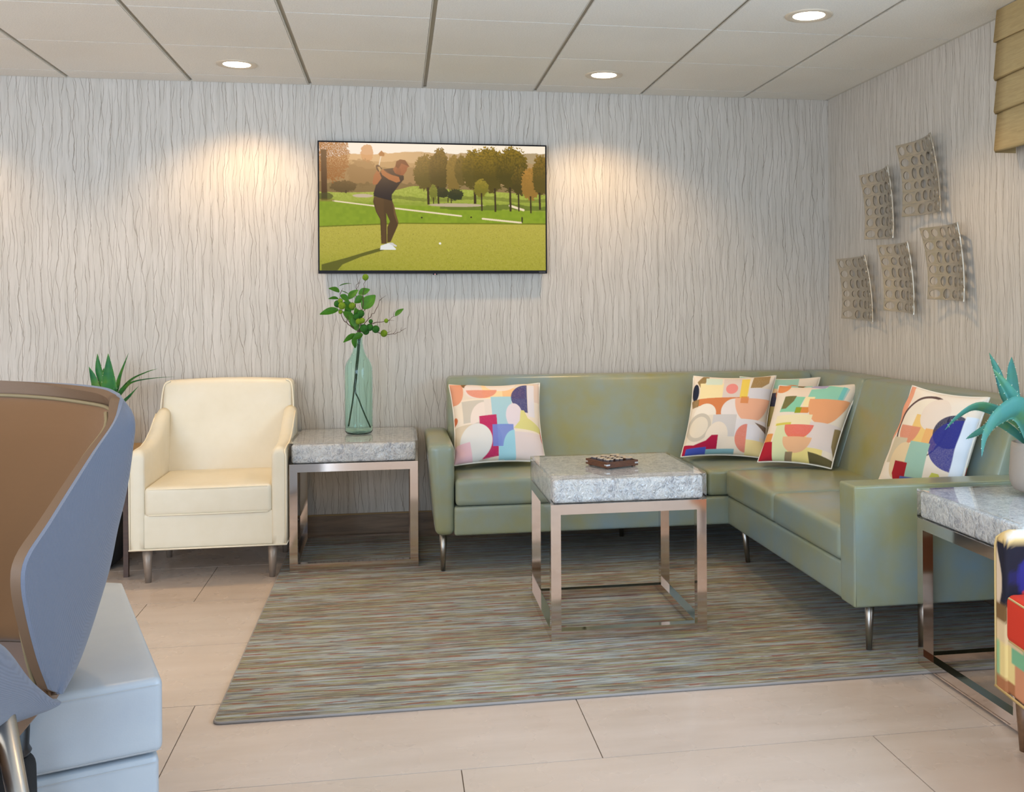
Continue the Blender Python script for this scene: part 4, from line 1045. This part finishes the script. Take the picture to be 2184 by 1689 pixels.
for a in [(-0.285, 1.375, -0.03, 0.055, 0.013, D(25)), (-0.285, 1.345, -0.03, 0.05, 0.016, D(150), 0.2, 0.8), (-0.28, 1.33, -0.03, 0.05, 0.016, D(-35), 0, 0.9), (-0.275, 1.35, -0.03, 0.04, 0.012, D(-20)),
          (-0.29, 1.31, -0.03, 0.045, 0.012, D(170), 0, 0.6), (-0.29, 1.255, -0.03, 0.085, 0.017, D(188), 0, 1.1), (-0.27, 1.29, -0.02, 0.06, 0.02, D(-30), 0, 1.2), (-0.24, 1.31, 0.0, 0.06, 0.018, D(50), 0, 1.0),
          (-0.255, 1.27, 0.0, 0.05, 0.017, D(-70), 0, 1.0), (-0.19, 1.335, 0, 0.055, 0.017, D(25), 0, 1.2), (-0.17, 1.26, -0.02, 0.085, 0.028, D(50), 0, 1.3), (-0.165, 1.32, -0.02, 0.05, 0.018, D(-150), 0, 1.2),
          (-0.20, 1.15, -0.02, 0.08, 0.022, D(110), 0, 1.2), (-0.21, 1.17, -0.03, 0.07, 0.022, D(80), 0, 1.4), (-0.20, 1.13, -0.03, 0.07, 0.015, D(205), 0, 0.9), (-0.215, 1.12, -0.02, 0.055, 0.015, D(-80), 0, 1.3),
          (-0.17, 1.13, -0.03, 0.05, 0.016, D(-160), 0, 1.2), (-0.006, 1.222, -0.06, 0.05, 0.012, D(50), 0, 1.0), (-0.19, 1.20, -0.02, 0.06, 0.02, D(100), 0, 1.2), (-0.22, 1.20, -0.02, 0.06, 0.02, D(130), 0, 1.1)]:
    add_leaf(*a)
for (x, z, dy, r, dark) in [(-0.155, 1.42, -0.03, 0.016, 0), (-0.28, 1.30, -0.04, 0.013, 0), (-0.272, 1.275, -0.05, 0.018, 0), (-0.295, 1.285, -0.03, 0.018, 1), (-0.28, 1.245, -0.03, 0.011, 0),
                            (-0.222, 1.275, -0.03, 0.017, 0), (-0.18, 1.235, -0.03, 0.019, 1), (-0.20, 1.22, -0.03, 0.018, 1), (-0.19, 1.195, -0.045, 0.015, 0), (-0.172, 1.2, -0.05, 0.014, 0),
                            (-0.165, 1.16, -0.04, 0.021, 1), (-0.135, 1.165, -0.03, 0.018, 1), (-0.13, 1.195, -0.03, 0.011, 1), (-0.105, 1.155, -0.03, 0.019, 1), (-0.052, 1.198, -0.052, 0.011, 0), (-0.065, 1.132, 0.028, 0.018, 0), (-0.155, 1.145, -0.02, 0.018, 1)]:
    bm = bmesh.new(); bmesh.ops.create_icosphere(bm, subdivisions=3, radius=r)
    for v in bm.verts: v.co.z *= 1.05
    o = link('berry', bm, M_BERRYD if dark else M_BERRY, br); o.location = rel(x, z, dy)

# ------------------------------------------------------------------ tic-tac-toe tray
import itertools
ta = math.atan2(3.963-4.102, 0.812-0.734)
ca = Vector((0.812, 3.963)); lf = Vector((0.734, 4.102)); rt = Vector((0.948, 4.019))
ang = math.atan2(rt.y-ca.y, rt.x-ca.x)
S = 0.152
ax_b = Vector((math.cos(ang), math.sin(ang))); ax_a = Vector((-ax_b.y, ax_b.x))
cen = ca+(ax_a+ax_b)*S/2
tr = thing('board_game_tray', 'small dark wooden noughts and crosses tray on the middle cube table', 'board game', (cen.x, cen.y, TZ+0.0006), ang)
bm = bmesh.new(); h2 = S/2
box(bm, -h2+0.004, h2-0.004, -h2+0.004, h2-0.004, 0.006, 0.011)
for s_ in (-1, 1):
    box(bm, min(s_*h2, s_*(h2-0.007)), max(s_*h2, s_*(h2-0.007)), -h2, h2, 0.005, 0.027); box(bm, -h2+0.007, h2-0.007, min(s_*h2, s_*(h2-0.007)), max(s_*h2, s_*(h2-0.007)), 0.005, 0.027)
for q_ in (-1, 1):
    box(bm, -h2+0.007, h2-0.007, q_*0.0225-0.0015, q_*0.0225+0.0015, 0.010, 0.018); box(bm, q_*0.0225-0.0015, q_*0.0225+0.0015, -h2+0.007, h2-0.007, 0.010, 0.018)
for a_, b_ in itertools.product((-1, 1), (-1, 1)): box(bm, a_*0.062-0.006, a_*0.062+0.006, b_*0.062-0.006, b_*0.062+0.006, 0.0, 0.006)
link('tray', bm, M_TRAY, tr, False)
for a_, b_ in itertools.product((-1, 1), (-1, 1)):
    bm = bmesh.new(); box(bm, min(a_*h2, a_*(h2-0.016)), max(a_*h2, a_*(h2-0.016)), b_*(h2+0.0004)-0.0004, b_*(h2+0.0004)+0.0004, 0.013, 0.019)
    box(bm, a_*(h2+0.0004)-0.0004, a_*(h2+0.0004)+0.0004, min(b_*h2, b_*(h2-0.016)), max(b_*h2, b_*(h2-0.016)), 0.013, 0.019)
    link('corner_inlay', bm, M_INLAY, tr, False)
names = {(0, 0): 'X', (0, 1): 'X', (0, 2): 'X', (1, 0): 'X', (2, 0): 'O', (1, 1): 'X', (1, 2): 'O', (2, 1): 'O', (2, 2): 'O'}
where = {(0, 0): 'at the corner nearest the camera', (0, 1): 'in the middle of the left front row', (0, 2): 'at the left corner', (1, 0): 'in the middle of the right front row', (2, 0): 'at the right corner',
         (1, 1): 'in the centre', (1, 2): 'in the middle of the back left row', (2, 1): 'in the middle of the back right row', (2, 2): 'at the far corner'}
R_ = Matrix.Rotation(ang, 2)
for (i, j), k in names.items():
    lx, ly = -0.046+i*0.046, -0.046+j*0.046; p = R_ @ Vector((lx, ly))
    t = thing('game_cross' if k == 'X' else 'game_ring', ('dark wooden cross piece ' if k == 'X' else 'dark wooden ring piece ')+where[(i, j)]+' of the game tray', 'game piece', (cen.x+p.x, cen.y+p.y, TZ+0.0118), ang, 'noughts and crosses pieces')
    for nm, z0_, z1_, mm in (('body', 0, 0.022, M_PIECE), ('top_face', 0.0221, 0.0245, M_PIECETOP)):
        bm = bmesh.new()
        if k == 'X':
            w_, l_ = 0.0065, 0.0195
            P_ = [(-w_, -l_), (w_, -l_), (w_, -w_), (l_, -w_), (l_, w_), (w_, w_), (w_, l_), (-w_, l_), (-w_, w_), (-l_, w_), (-l_, -w_), (-w_, -w_)]
            rm = Matrix.Rotation(PI/4, 2); P_ = [rm @ Vector(p_) for p_ in P_]
            f = bm.faces.new([bm.verts.new((p_[0], p_[1], z0_)) for p_ in P_])
            r_ = bmesh.ops.extrude_face_region(bm, geom=[f])
            for v in r_['geom']:
                if isinstance(v, bmesh.types.BMVert): v.co.z = z1_
            link(nm, bm, mm, t, False)
        else:
            lathe(bm, [(0.0195, z0_), (0.0195, z1_), (0.009, z1_), (0.009, z0_), (0.0195, z0_)], 28)
            autosmooth(link(nm, bm, mm, t), 40)

# ------------------------------------------------------------------ agave plants
def agave(name, label, loc, mat, leaves, pot, th=True):
    t = thing(name, label, 'plant', loc)
    bm = bmesh.new(); lathe(bm, pot, 48); link('pot', bm, M_POT, t)
    zt = pot[len(pot)//2][1]
    rr = max(p[0] for p in pot)*0.9
    bm = bmesh.new(); bmesh.ops.create_uvsphere(bm, u_segments=24, v_segments=10, radius=rr*0.92)
    for v in bm.verts: v.co.z = v.co.z*0.14+zt-0.012
    link('soil', bm, M_SOIL, t)
    for (pts, wmax, tw) in leaves:
        P = spline(pts, 6); n = len(P); bm = bmesh.new(); rows = []; bt = bmesh.new()
        for i, p in enumerate(P):
            s_ = i/(n-1); d = (P[min(i+1, n-1)]-P[max(i-1, 0)]).normalized()
            side = Matrix.Rotation(tw, 3, d) @ d.cross(Vector((0, 0.25, 1))).normalized()
            nm = side.cross(d).normalized()
            w = wmax*(0.55+1.25*s_ if s_ < 0.36 else (1.0*(1-((s_-0.36)/0.64)**1.7)))+0.0006
            rows.append([bm.verts.new(p+side*w*q+nm*(abs(q)**1.5*w*0.38)) for q in (-1, -0.66, -0.33, 0, 0.33, 0.66, 1)])
            if th and 2 < i < n-2 and i % 2 == 0:
                for q in (-1, 1):
                    e = p+side*w*q+nm*(w*0.38); tube(bt, [e-side*q*0.001, e+side*q*0.004+d*0.002], [0.0013, 0.0003], 5)
        for A_, B_ in zip(rows, rows[1:]):
            for k in range(6): bm.faces.new((A_[k], A_[k+1], B_[k+1], B_[k]))
        bmesh.ops.solidify(bm, geom=bm.faces[:], thickness=0.0022)
        nf = len(bm.faces); mt_ = bpy.data.meshes.new('t'); bt.to_mesh(mt_); bm.from_mesh(mt_); bt.free(); bpy.data.meshes.remove(mt_)
        bm.faces.ensure_lookup_table()
        for f_ in bm.faces[nf:]: f_.material_index = 1
        lf_ = link('leaf', bm, mat, t); lf_.data.materials.append(M_THORN)
    return t
potprof = [(0.0, 0.0), (0.045, 0.0), (0.066, 0.010), (0.078, 0.035), (0.080, 0.06), (0.074, 0.15), (0.071, 0.168), (0.066, 0.168), (0.066, 0.15), (0.0, 0.145)]
bx, by, bz = 2.118, 3.15, 0.6316
def rp(x, z, y=3.10): return (x-bx, y-by, z-bz)
LV = [([(0, 0, 0.15), rp(2.05, 0.90), rp(1.97, 0.985, 3.06), rp(1.898, 1.058, 3.04)], 0.024, 1.0),
      ([(0.01, 0.01, 0.15), rp(2.06, 0.93, 3.2), rp(2.02, 1.03, 3.2), rp(1.985, 1.10, 3.2)], 0.018, 0.9),
      ([(0, 0, 0.15), rp(2.03, 0.87), rp(1.93, 0.915, 3.08), rp(1.85, 0.93, 3.06), rp(1.78, 0.90, 3.05), rp(1.735, 0.862, 3.05)], 0.019, 0.8),
      ([(0, -0.01, 0.15), rp(2.00, 0.915, 3.03), rp(1.895, 0.905, 2.98), rp(1.825, 0.855, 2.95), rp(1.79, 0.79, 2.93)], 0.044, 0.95),
      ([(0, 0.01, 0.15), rp(1.99, 0.865, 3.14), rp(1.95, 0.845, 3.16), rp(1.91, 0.825, 3.17), rp(1.885, 0.812, 3.18)], 0.018, 0.8),
      ([(0.01, 0, 0.15), rp(2.10, 0.93), rp(2.16, 1.02, 3.05), rp(2.22, 1.06, 3.05)], 0.022, 0.6), ([(0.02, 0, 0.15), rp(2.15, 0.88, 3.05), rp(2.25, 0.9, 3.0), rp(2.31, 0.85, 3.0)], 0.024, 0.2),
      ([(0.0, 0, 0.15), rp(2.08, 0.92, 3.2), rp(2.10, 1.02, 3.25), rp(2.12, 1.08, 3.28)], 0.022, 0.6), ([(0.0, 0, 0.15), rp(2.10, 0.86, 3.02), rp(2.12, 0.9, 2.93), rp(2.12, 0.88, 2.86)], 0.024, 0.2)]
agave('potted_agave', 'blue-green agave in a grey pot on the right-hand cube table', (bx, by, bz), M_AGAVEB, LV, potprof)

wt = thing('end_table', 'honey-coloured wooden table behind the wing chair, left of the cream armchair', 'table', (-1.60, 5.40, 0))
bm = bmesh.new(); box(bm, -0.35, 0.35, -0.28, 0.28, 0.535, 0.565); bevel(bm, 0.004, 2); link('tabletop', bm, M_TABLEWOOD, wt, False)
for a_, b_ in itertools.product((-1, 1), (-1, 1)):
    bm = bmesh.new(); box(bm, a_*0.335-0.011, a_*0.335+0.011, b_*0.26-0.011, b_*0.26+0.011, 0, 0.535); link('leg', bm, mat_wood('table_leg_wood', (60, 40, 30), (78, 52, 38)) if (a_, b_) == (-1, -1) else bpy.data.materials['table_leg_wood'], wt, False)
ax_, ay_, az_ = -1.42, 5.38, 0.5655
def rq(x, z, y=5.35): return (x-ax_, y-ay_, z-az_)
LV2 = [([(0, 0, 0.15), rq(-1.42, 0.84), rq(-1.44, 0.95), rq(-1.445, 1.048)], 0.026, 0.2), ([(0, -0.01, 0.15), rq(-1.39, 0.84, 5.33), rq(-1.385, 0.94, 5.31), rq(-1.385, 1.05, 5.31)], 0.036, 0.0),
       ([(0, 0, 0.15), rq(-1.36, 0.84), rq(-1.335, 0.94), rq(-1.30, 1.05)], 0.022, 0.5), ([(0, 0, 0.15), rq(-1.36, 0.82), rq(-1.29, 0.91), rq(-1.22, 0.95), rq(-1.165, 0.97)], 0.024, 0.3),
       ([(0, 0, 0.15), rq(-1.35, 0.83), rq(-1.28, 0.90, 5.3), rq(-1.18, 0.925, 5.27), rq(-1.06, 0.935, 5.25)], 0.017, 0.2), ([(0, 0, 0.15), rq(-1.34, 0.79), rq(-1.28, 0.84, 5.28), rq(-1.235, 0.89, 5.26)], 0.014, 0.2),
       ([(0, 0, 0.15), rq(-1.45, 0.84), rq(-1.47, 0.93), rq(-1.485, 0.985)], 0.026, 0.3), ([(0, 0, 0.15), rq(-1.48, 0.8), rq(-1.56, 0.88), rq(-1.63, 0.9)], 0.024, 0.3), ([(0, 0, 0.15), rq(-1.43, 0.82, 5.42), rq(-1.45, 0.92, 5.48), rq(-1.46, 0.97, 5.52)], 0.024, 0.3)]
agave('potted_agave', 'green agave on the wooden table behind the wing chair', (ax_, ay_, az_), M_AGAVE, LV2, potprof)

# black bag on the floor beneath the wooden table
bm = bmesh.new(); soft_box(bm, -0.17, 0.17, -0.19, 0.19, 0.0, 0.26, 0.11, (0.02, 0.02, 0.02), n=6)
o = link('floor_bag', bm, M_BLACKCLOTH); o.location = (-1.50, 5.40, 0.0)
tag(o, 'black rounded soft bag on the floor left of the cream armchair', 'bag')

# ------------------------------------------------------------------ wing lounge chair (front left)
wc = thing('wing_chair', 'high-backed wing chair, blue-grey outside and brown inside, at the left edge', 'chair', (-0.95, 2.15, 0))
WX, WY = -0.95, 2.15
XC = -0.985
RIM = [(-0.628, 2.512, 1.060), (-0.622, 2.43, 1.017), (-0.635, 2.32, 0.965), (-0.652, 2.22, 0.906), (-0.669, 2.13, 0.849), (-0.687, 2.07, 0.801), (-0.691, 2.06, 0.751), (-0.690, 2.09, 0.672), (-0.689, 2.14, 0.584), (-0.686, 2.19, 0.511)]
SIL = [(-0.653, 2.56, 1.068), (-0.602, 2.50, 1.017), (-0.601, 2.48, 0.944), (-0.611, 2.46, 0.852), (-0.626, 2.44, 0.772), (-0.638, 2.42, 0.694), (-0.656, 2.40, 0.617), (-0.667, 2.36, 0.559), (-0.674, 2.30, 0.514), (-0.677, 2.24, 0.490)]
rows = []
nR = len(RIM)
for i in range(nR):
    R, S = Vector(RIM[i]), Vector(SIL[i]); t = i/(nR-1)
    M = (R+S)/2+Vector((0.012*math.sin(PI*t), 0, -0.004))
    K = Vector((S.x-0.045, 2.60-0.10*t, S.z+0.004 if i else 1.079))
    B = Vector((S.x-0.17, 2.665-0.11*t, S.z+0.004 if i else 1.088)); Cn = Vector((XC, 2.70-0.12*t, S.z+0.004 if i else 1.094))
    if i == 0: M = (R*0.5+S*0.5)
    half = [R, M, S, K, B, Cn]
    full = half+[Vector((2*XC-p.x, p.y, p.z)) for p in half[-2::-1]]
    rows.append(spline(full, 5))
cols = [spline([r[k] for r in rows], 4) for k in range(len(rows[0]))]
G = [[cols[k][j] for k in range(len(cols))] for j in range(len(cols[0]))]
NJ, NK = len(G), len(G[0])
def gnorm(j, k):
    a = G[j][min(k+1, NK-1)]-G[j][max(k-1, 0)]; b = G[min(j+1, NJ-1)][k]-G[max(j-1, 0)][k]
    n = a.cross(b)
    return n.normalized() if n.length > 1e-9 else Vector((0, -1, 0))
NRM = [[gnorm(j, k) for k in range(NK)] for j in range(NJ)]
for _ in range(4):
    NRM = [[(NRM[j][k]*2+NRM[max(j-1, 0)][k]+NRM[min(j+1, NJ-1)][k]+NRM[j][max(k-1, 0)]+NRM[j][min(k+1, NK-1)]).normalized() for k in range(NK)] for j in range(NJ)]
if NRM[NJ//2][NK//2].y > 0: NRM = [[-n for n in r] for r in NRM]      # normals look into the chair
def sheet(o0, o1, j0=0, j1=None, k0=0, k1=None, puff=0.0):
    j1 = NJ-1 if j1 is None else j1; k1 = NK-1 if k1 is None else k1
    bm = bmesh.new(); A_, B_ = [], []
    for j in range(j0, j1+1):
        ra, rb = [], []
        for k in range(k0, k1+1):
            u, v = (k-k0)/(k1-k0), (j-j0)/(j1-j0)
            e = min(1, 9*u, 9*(1-u), 7*v, 7*(1-v)); w = puff*math.sqrt(max(0, e))
            base = G[j][k]-Vector((WX, WY, 0))
            ra.append(bm.verts.new(base+NRM[j][k]*o0)); rb.append(bm.verts.new(base+NRM[j][k]*(o1+w)))
        A_.append(ra); B_.append(rb)
    J, K_ = j1-j0, k1-k0
    for j in range(J):
        for k in range(K_):
            bm.faces.new((A_[j][k], A_[j][k+1], A_[j+1][k+1], A_[j+1][k])); bm.faces.new((B_[j][k], B_[j+1][k], B_[j+1][k+1], B_[j][k+1]))
    for j in range(J):
        for k in (0, K_): bm.faces.new((A_[j][k], A_[j+1][k], B_[j+1][k], B_[j][k]))
    for k in range(K_):
        for j in (0, J): bm.faces.new((A_[j][k], A_[j][k+1], B_[j][k+1], B_[j][k]))
    return bm
o = autosmooth(link('outer_shell', sheet(-0.006, 0.002), M_SHELLOUT, wc), 60); o['label'] = 'blue-grey woven outer shell'
o = autosmooth(link('inner_shell', sheet(0.0022, 0.022), M_SHELLRIM, wc), 60); o['label'] = 'brown inner rim of the shell'
ci = (2, NJ-2, 4, NK-5)
o = link('back_cushion', sheet(0.0225, 0.028, 2, NJ-1, 1, NK-2, 0.020), M_SHELLIN, wc); o['label'] = 'brown upholstered back cushion'
ring = [(j, 1) for j in range(NJ-1, 2, -1)]+[(2, k) for k in range(1, NK-1)]+[(j, NK-2) for j in range(3, NJ)]
bm = bmesh.new(); tube(bm, [G[j][k]-Vector((WX, WY, 0))+NRM[j][k]*0.030 for j, k in ring], 0.0045, 8)
link('piping', bm, M_SHELLPIPE, o)
# side petals that carry the arms
for sgn in (1, -1):
    top = spline([(-0.675, 2.19, 0.492), (-0.674, 2.15, 0.505), (-0.671, 2.03, 0.590), (-0.664, 1.87, 0.705), (-0.672, 1.72, 0.755), (-0.70, 1.60, 0.74), (-0.73, 1.54, 0.69)], 6)
    bot = spline([(-0.678, 2.18, 0.488), (-0.680, 2.13, 0.489), (-0.700, 2.01, 0.512), (-0.705, 1.88, 0.548), (-0.715, 1.74, 0.575), (-0.735, 1.62, 0.60), (-0.745, 1.55, 0.64)], 6)
    bm = bmesh.new(); nt = len(top); R1, R2 = [], []
    def mx(p): return Vector((p.x if sgn > 0 else 2*XC-p.x, p.y, p.z))-Vector((WX, WY, 0))
    for i in range(nt):
        a, b = [], []
        for k in range(9):
            s_ = k/8; p = top[i]*(1-s_)+bot[i]*s_; th = 0.020*math.sqrt(max(0.0, 1-(2*s_-1)**2))+0.001
            th *= min(1, 0.35+i/5, 0.35+(nt-1-i)/5)
            a.append(bm.verts.new(mx(p+Vector((th, 0, 0))))); b.append(bm.verts.new(mx(p-Vector((th, 0, 0)))))
        R1.append(a); R2.append(b)
    for i in range(nt-1):
        for k in range(8):
            bm.faces.new((R1[i][k], R1[i+1][k], R1[i+1][k+1], R1[i][k+1])); bm.faces.new((R2[i][k], R2[i][k+1], R2[i+1][k+1], R2[i+1][k]))
        for k in (0, 8): bm.faces.new((R1[i][k], R2[i][k], R2[i+1][k], R1[i+1][k]))
    for i in (0, nt-1):
        for k in range(8): bm.faces.new((R1[i][k], R1[i][k+1], R2[i][k+1], R2[i][k]))
    o = link('armrest', bm, M_SHELLOUT, wc)
# seat: fills the plan of the shell's bottom edge
last = G[NJ-1]; cxs = Vector((XC, 2.2, 0))
loop = []
for k in range(2, NK-2):
    p = last[k]; q = Vector((p.x, p.y, 0)); d = (cxs-q).normalized()*0.016; loop.append((q.x+d.x-WX, q.y+d.y-WY))
lx0 = loop[0][0]; lx1 = loop[-1][0]
loop = [(lx0, 1.70-WY+0.05), (lx0, 1.95-WY)]+loop+[(lx1, 1.95-WY), (lx1, 1.70-WY+0.05), (lx1+0.05, 1.70-WY), (lx0-0.05, 1.70-WY)]
bm = bmesh.new(); f = bm.faces.new([bm.verts.new((p[0], p[1], 0.462)) for p in loop])
r_ = bmesh.ops.extrude_face_region(bm, geom=[f])
for v in r_['geom']:
    if isinstance(v, bmesh.types.BMVert): v.co.z = 0.506
bevel(bm, 0.012, 3, 50)
autosmooth(link('seat_cushion', bm, M_SHELLIN, wc), 40)
bm = bmesh.new(); soft_box(bm, XC-WX-0.27, XC-WX+0.165, 1.72-WY, 2.52-WY, 0.40, 0.461, 0.025, n=6)
link('seat_pan', bm, M_SHELLOUT, wc)
# splayed tapering metal legs
for (x0_, y0_, x1_, y1_) in ((0.286, 1.98, 0.378, 1.98), (-0.285, 1.93, -0.40, 1.98), (0.10, 2.45, 0.11, 2.58), (-0.23, 2.45, -0.34, 2.62)):
    bm = bmesh.new(); ox = XC-WX
    tube(bm, [(ox+x1_, y1_-WY, 0.0), (ox+x1_, y1_-WY, 0.012), (ox+x0_, y0_-WY, 0.555 if y0_ < 2 else 0.41)], [0.012, 0.013, 0.02], 20)
    link('leg', bm, M_BRUSH, wc)
bm = bmesh.new(); tube(bm, [(XC-WX-0.30, 1.93-WY, 0.43), (XC-WX+0.29, 1.93-WY, 0.43)], 0.014, 12); link('cross_rail', bm, M_BRUSH, wc)

# slim black bag standing between the chair and the ottoman
bm = bmesh.new()
soft_box(bm, -0.032, 0.036, -0.045, 0.045, 0.0, 0.375, 0.03, (0.004, 0, 0), n=6, warp=lambda p: (p.x*(1-0.25*p.z), p.y, p.z))
bk = thing('cloth_bag', 'slim black cloth bag standing between the wing chair and the pale blue ottoman', 'bag', (-0.758, 2.215, 0))
link('body', bm, M_BLACKCLOTH, bk)
bm = bmesh.new(); lathe(bm, [(0.0, 0.372), (0.026, 0.372), (0.031, 0.382), (0.026, 0.392), (0.028, 0.44), (0.02, 0.452), (0.0, 0.454)], 24); link('gathered_top', bm, M_BLACK, bk)

# ------------------------------------------------------------------ pale blue ottoman: thick cushion on an inset base
ot = thing('ottoman', 'pale blue vinyl ottoman with a thick overhanging cushion behind the wing chair', 'ottoman', (-0.66, 2.35, 0))
QA, QB, QC, QD = Vector((-0.515, 2.398)), Vector((-0.812, 3.255)), Vector((-0.93, 3.30)), Vector((-0.782, 2.300))
def quadmap(inset):
    P0, P1, P2, P3 = QD, QA, QB, QC       # front-left, front-right, back-right, back-left
    def f(p):
        u = 0.5+0.5*p.x*(1-inset); v = 0.5+0.5*p.y*(1-inset*0.4)
        q = P0*(1-u)*(1-v)+P1*u*(1-v)+P2*u*v+P3*(1-u)*v
        return (q.x+0.66, q.y-2.35, p.z)
    return f
def otto_block(z0, z1, inset, r):
    # build in metres first, then map the plan onto the tapered outline
    Lx, Ly = 0.29, 0.90; bm = bmesh.new(); f = quadmap(inset)
    soft_box(bm, -Lx/2, Lx/2, -Ly/2, Ly/2, z0, z1, r, (0.0, 0.0, 0.006), n=10, warp=lambda p: f(Vector((p.x/(Lx/2), p.y/(Ly/2), p.z))))
    return bm
top = link('cushion', otto_block(0.283, 0.450, 0.0, 0.018), M_OTTO, ot)
link('base', otto_block(0.02, 0.276, 0.05, 0.016), M_OTTO, ot)
def stitch(z, inset, nm):
    f = quadmap(inset); bm = bmesh.new(); n = 150
    loop = [(-1+2*k/n*1.0, -1.0) for k in range(n)]
    for k in range(n):
        a = f(Vector((-0.97+1.94*k/n, -1.006, z))); b = f(Vector((-0.97+1.94*(k+0.55)/n, -1.006, z)))
        tube(bm, [a, b], 0.0009, 4)
    return link(nm, bm, M_THREAD, ot if nm == 'stitching' else top)
stitch(0.436, 0.0, 'stitching'); stitch(0.293, 0.0, 'stitching'); stitch(0.262, 0.05, 'stitching')
bm = bmesh.new(); lathe(bm, [(0.0, 0.0), (0.02, 0.0), (0.02, 0.02), (0, 0.02)], 16, (0.0, 0.15)); link('foot', bm, M_BLACK, ot)
bm = bmesh.new(); lathe(bm, [(0.0, 0.0), (0.02, 0.0), (0.02, 0.02), (0, 0.02)], 16, (-0.2, 0.75)); link('foot', bm, M_BLACK, ot)
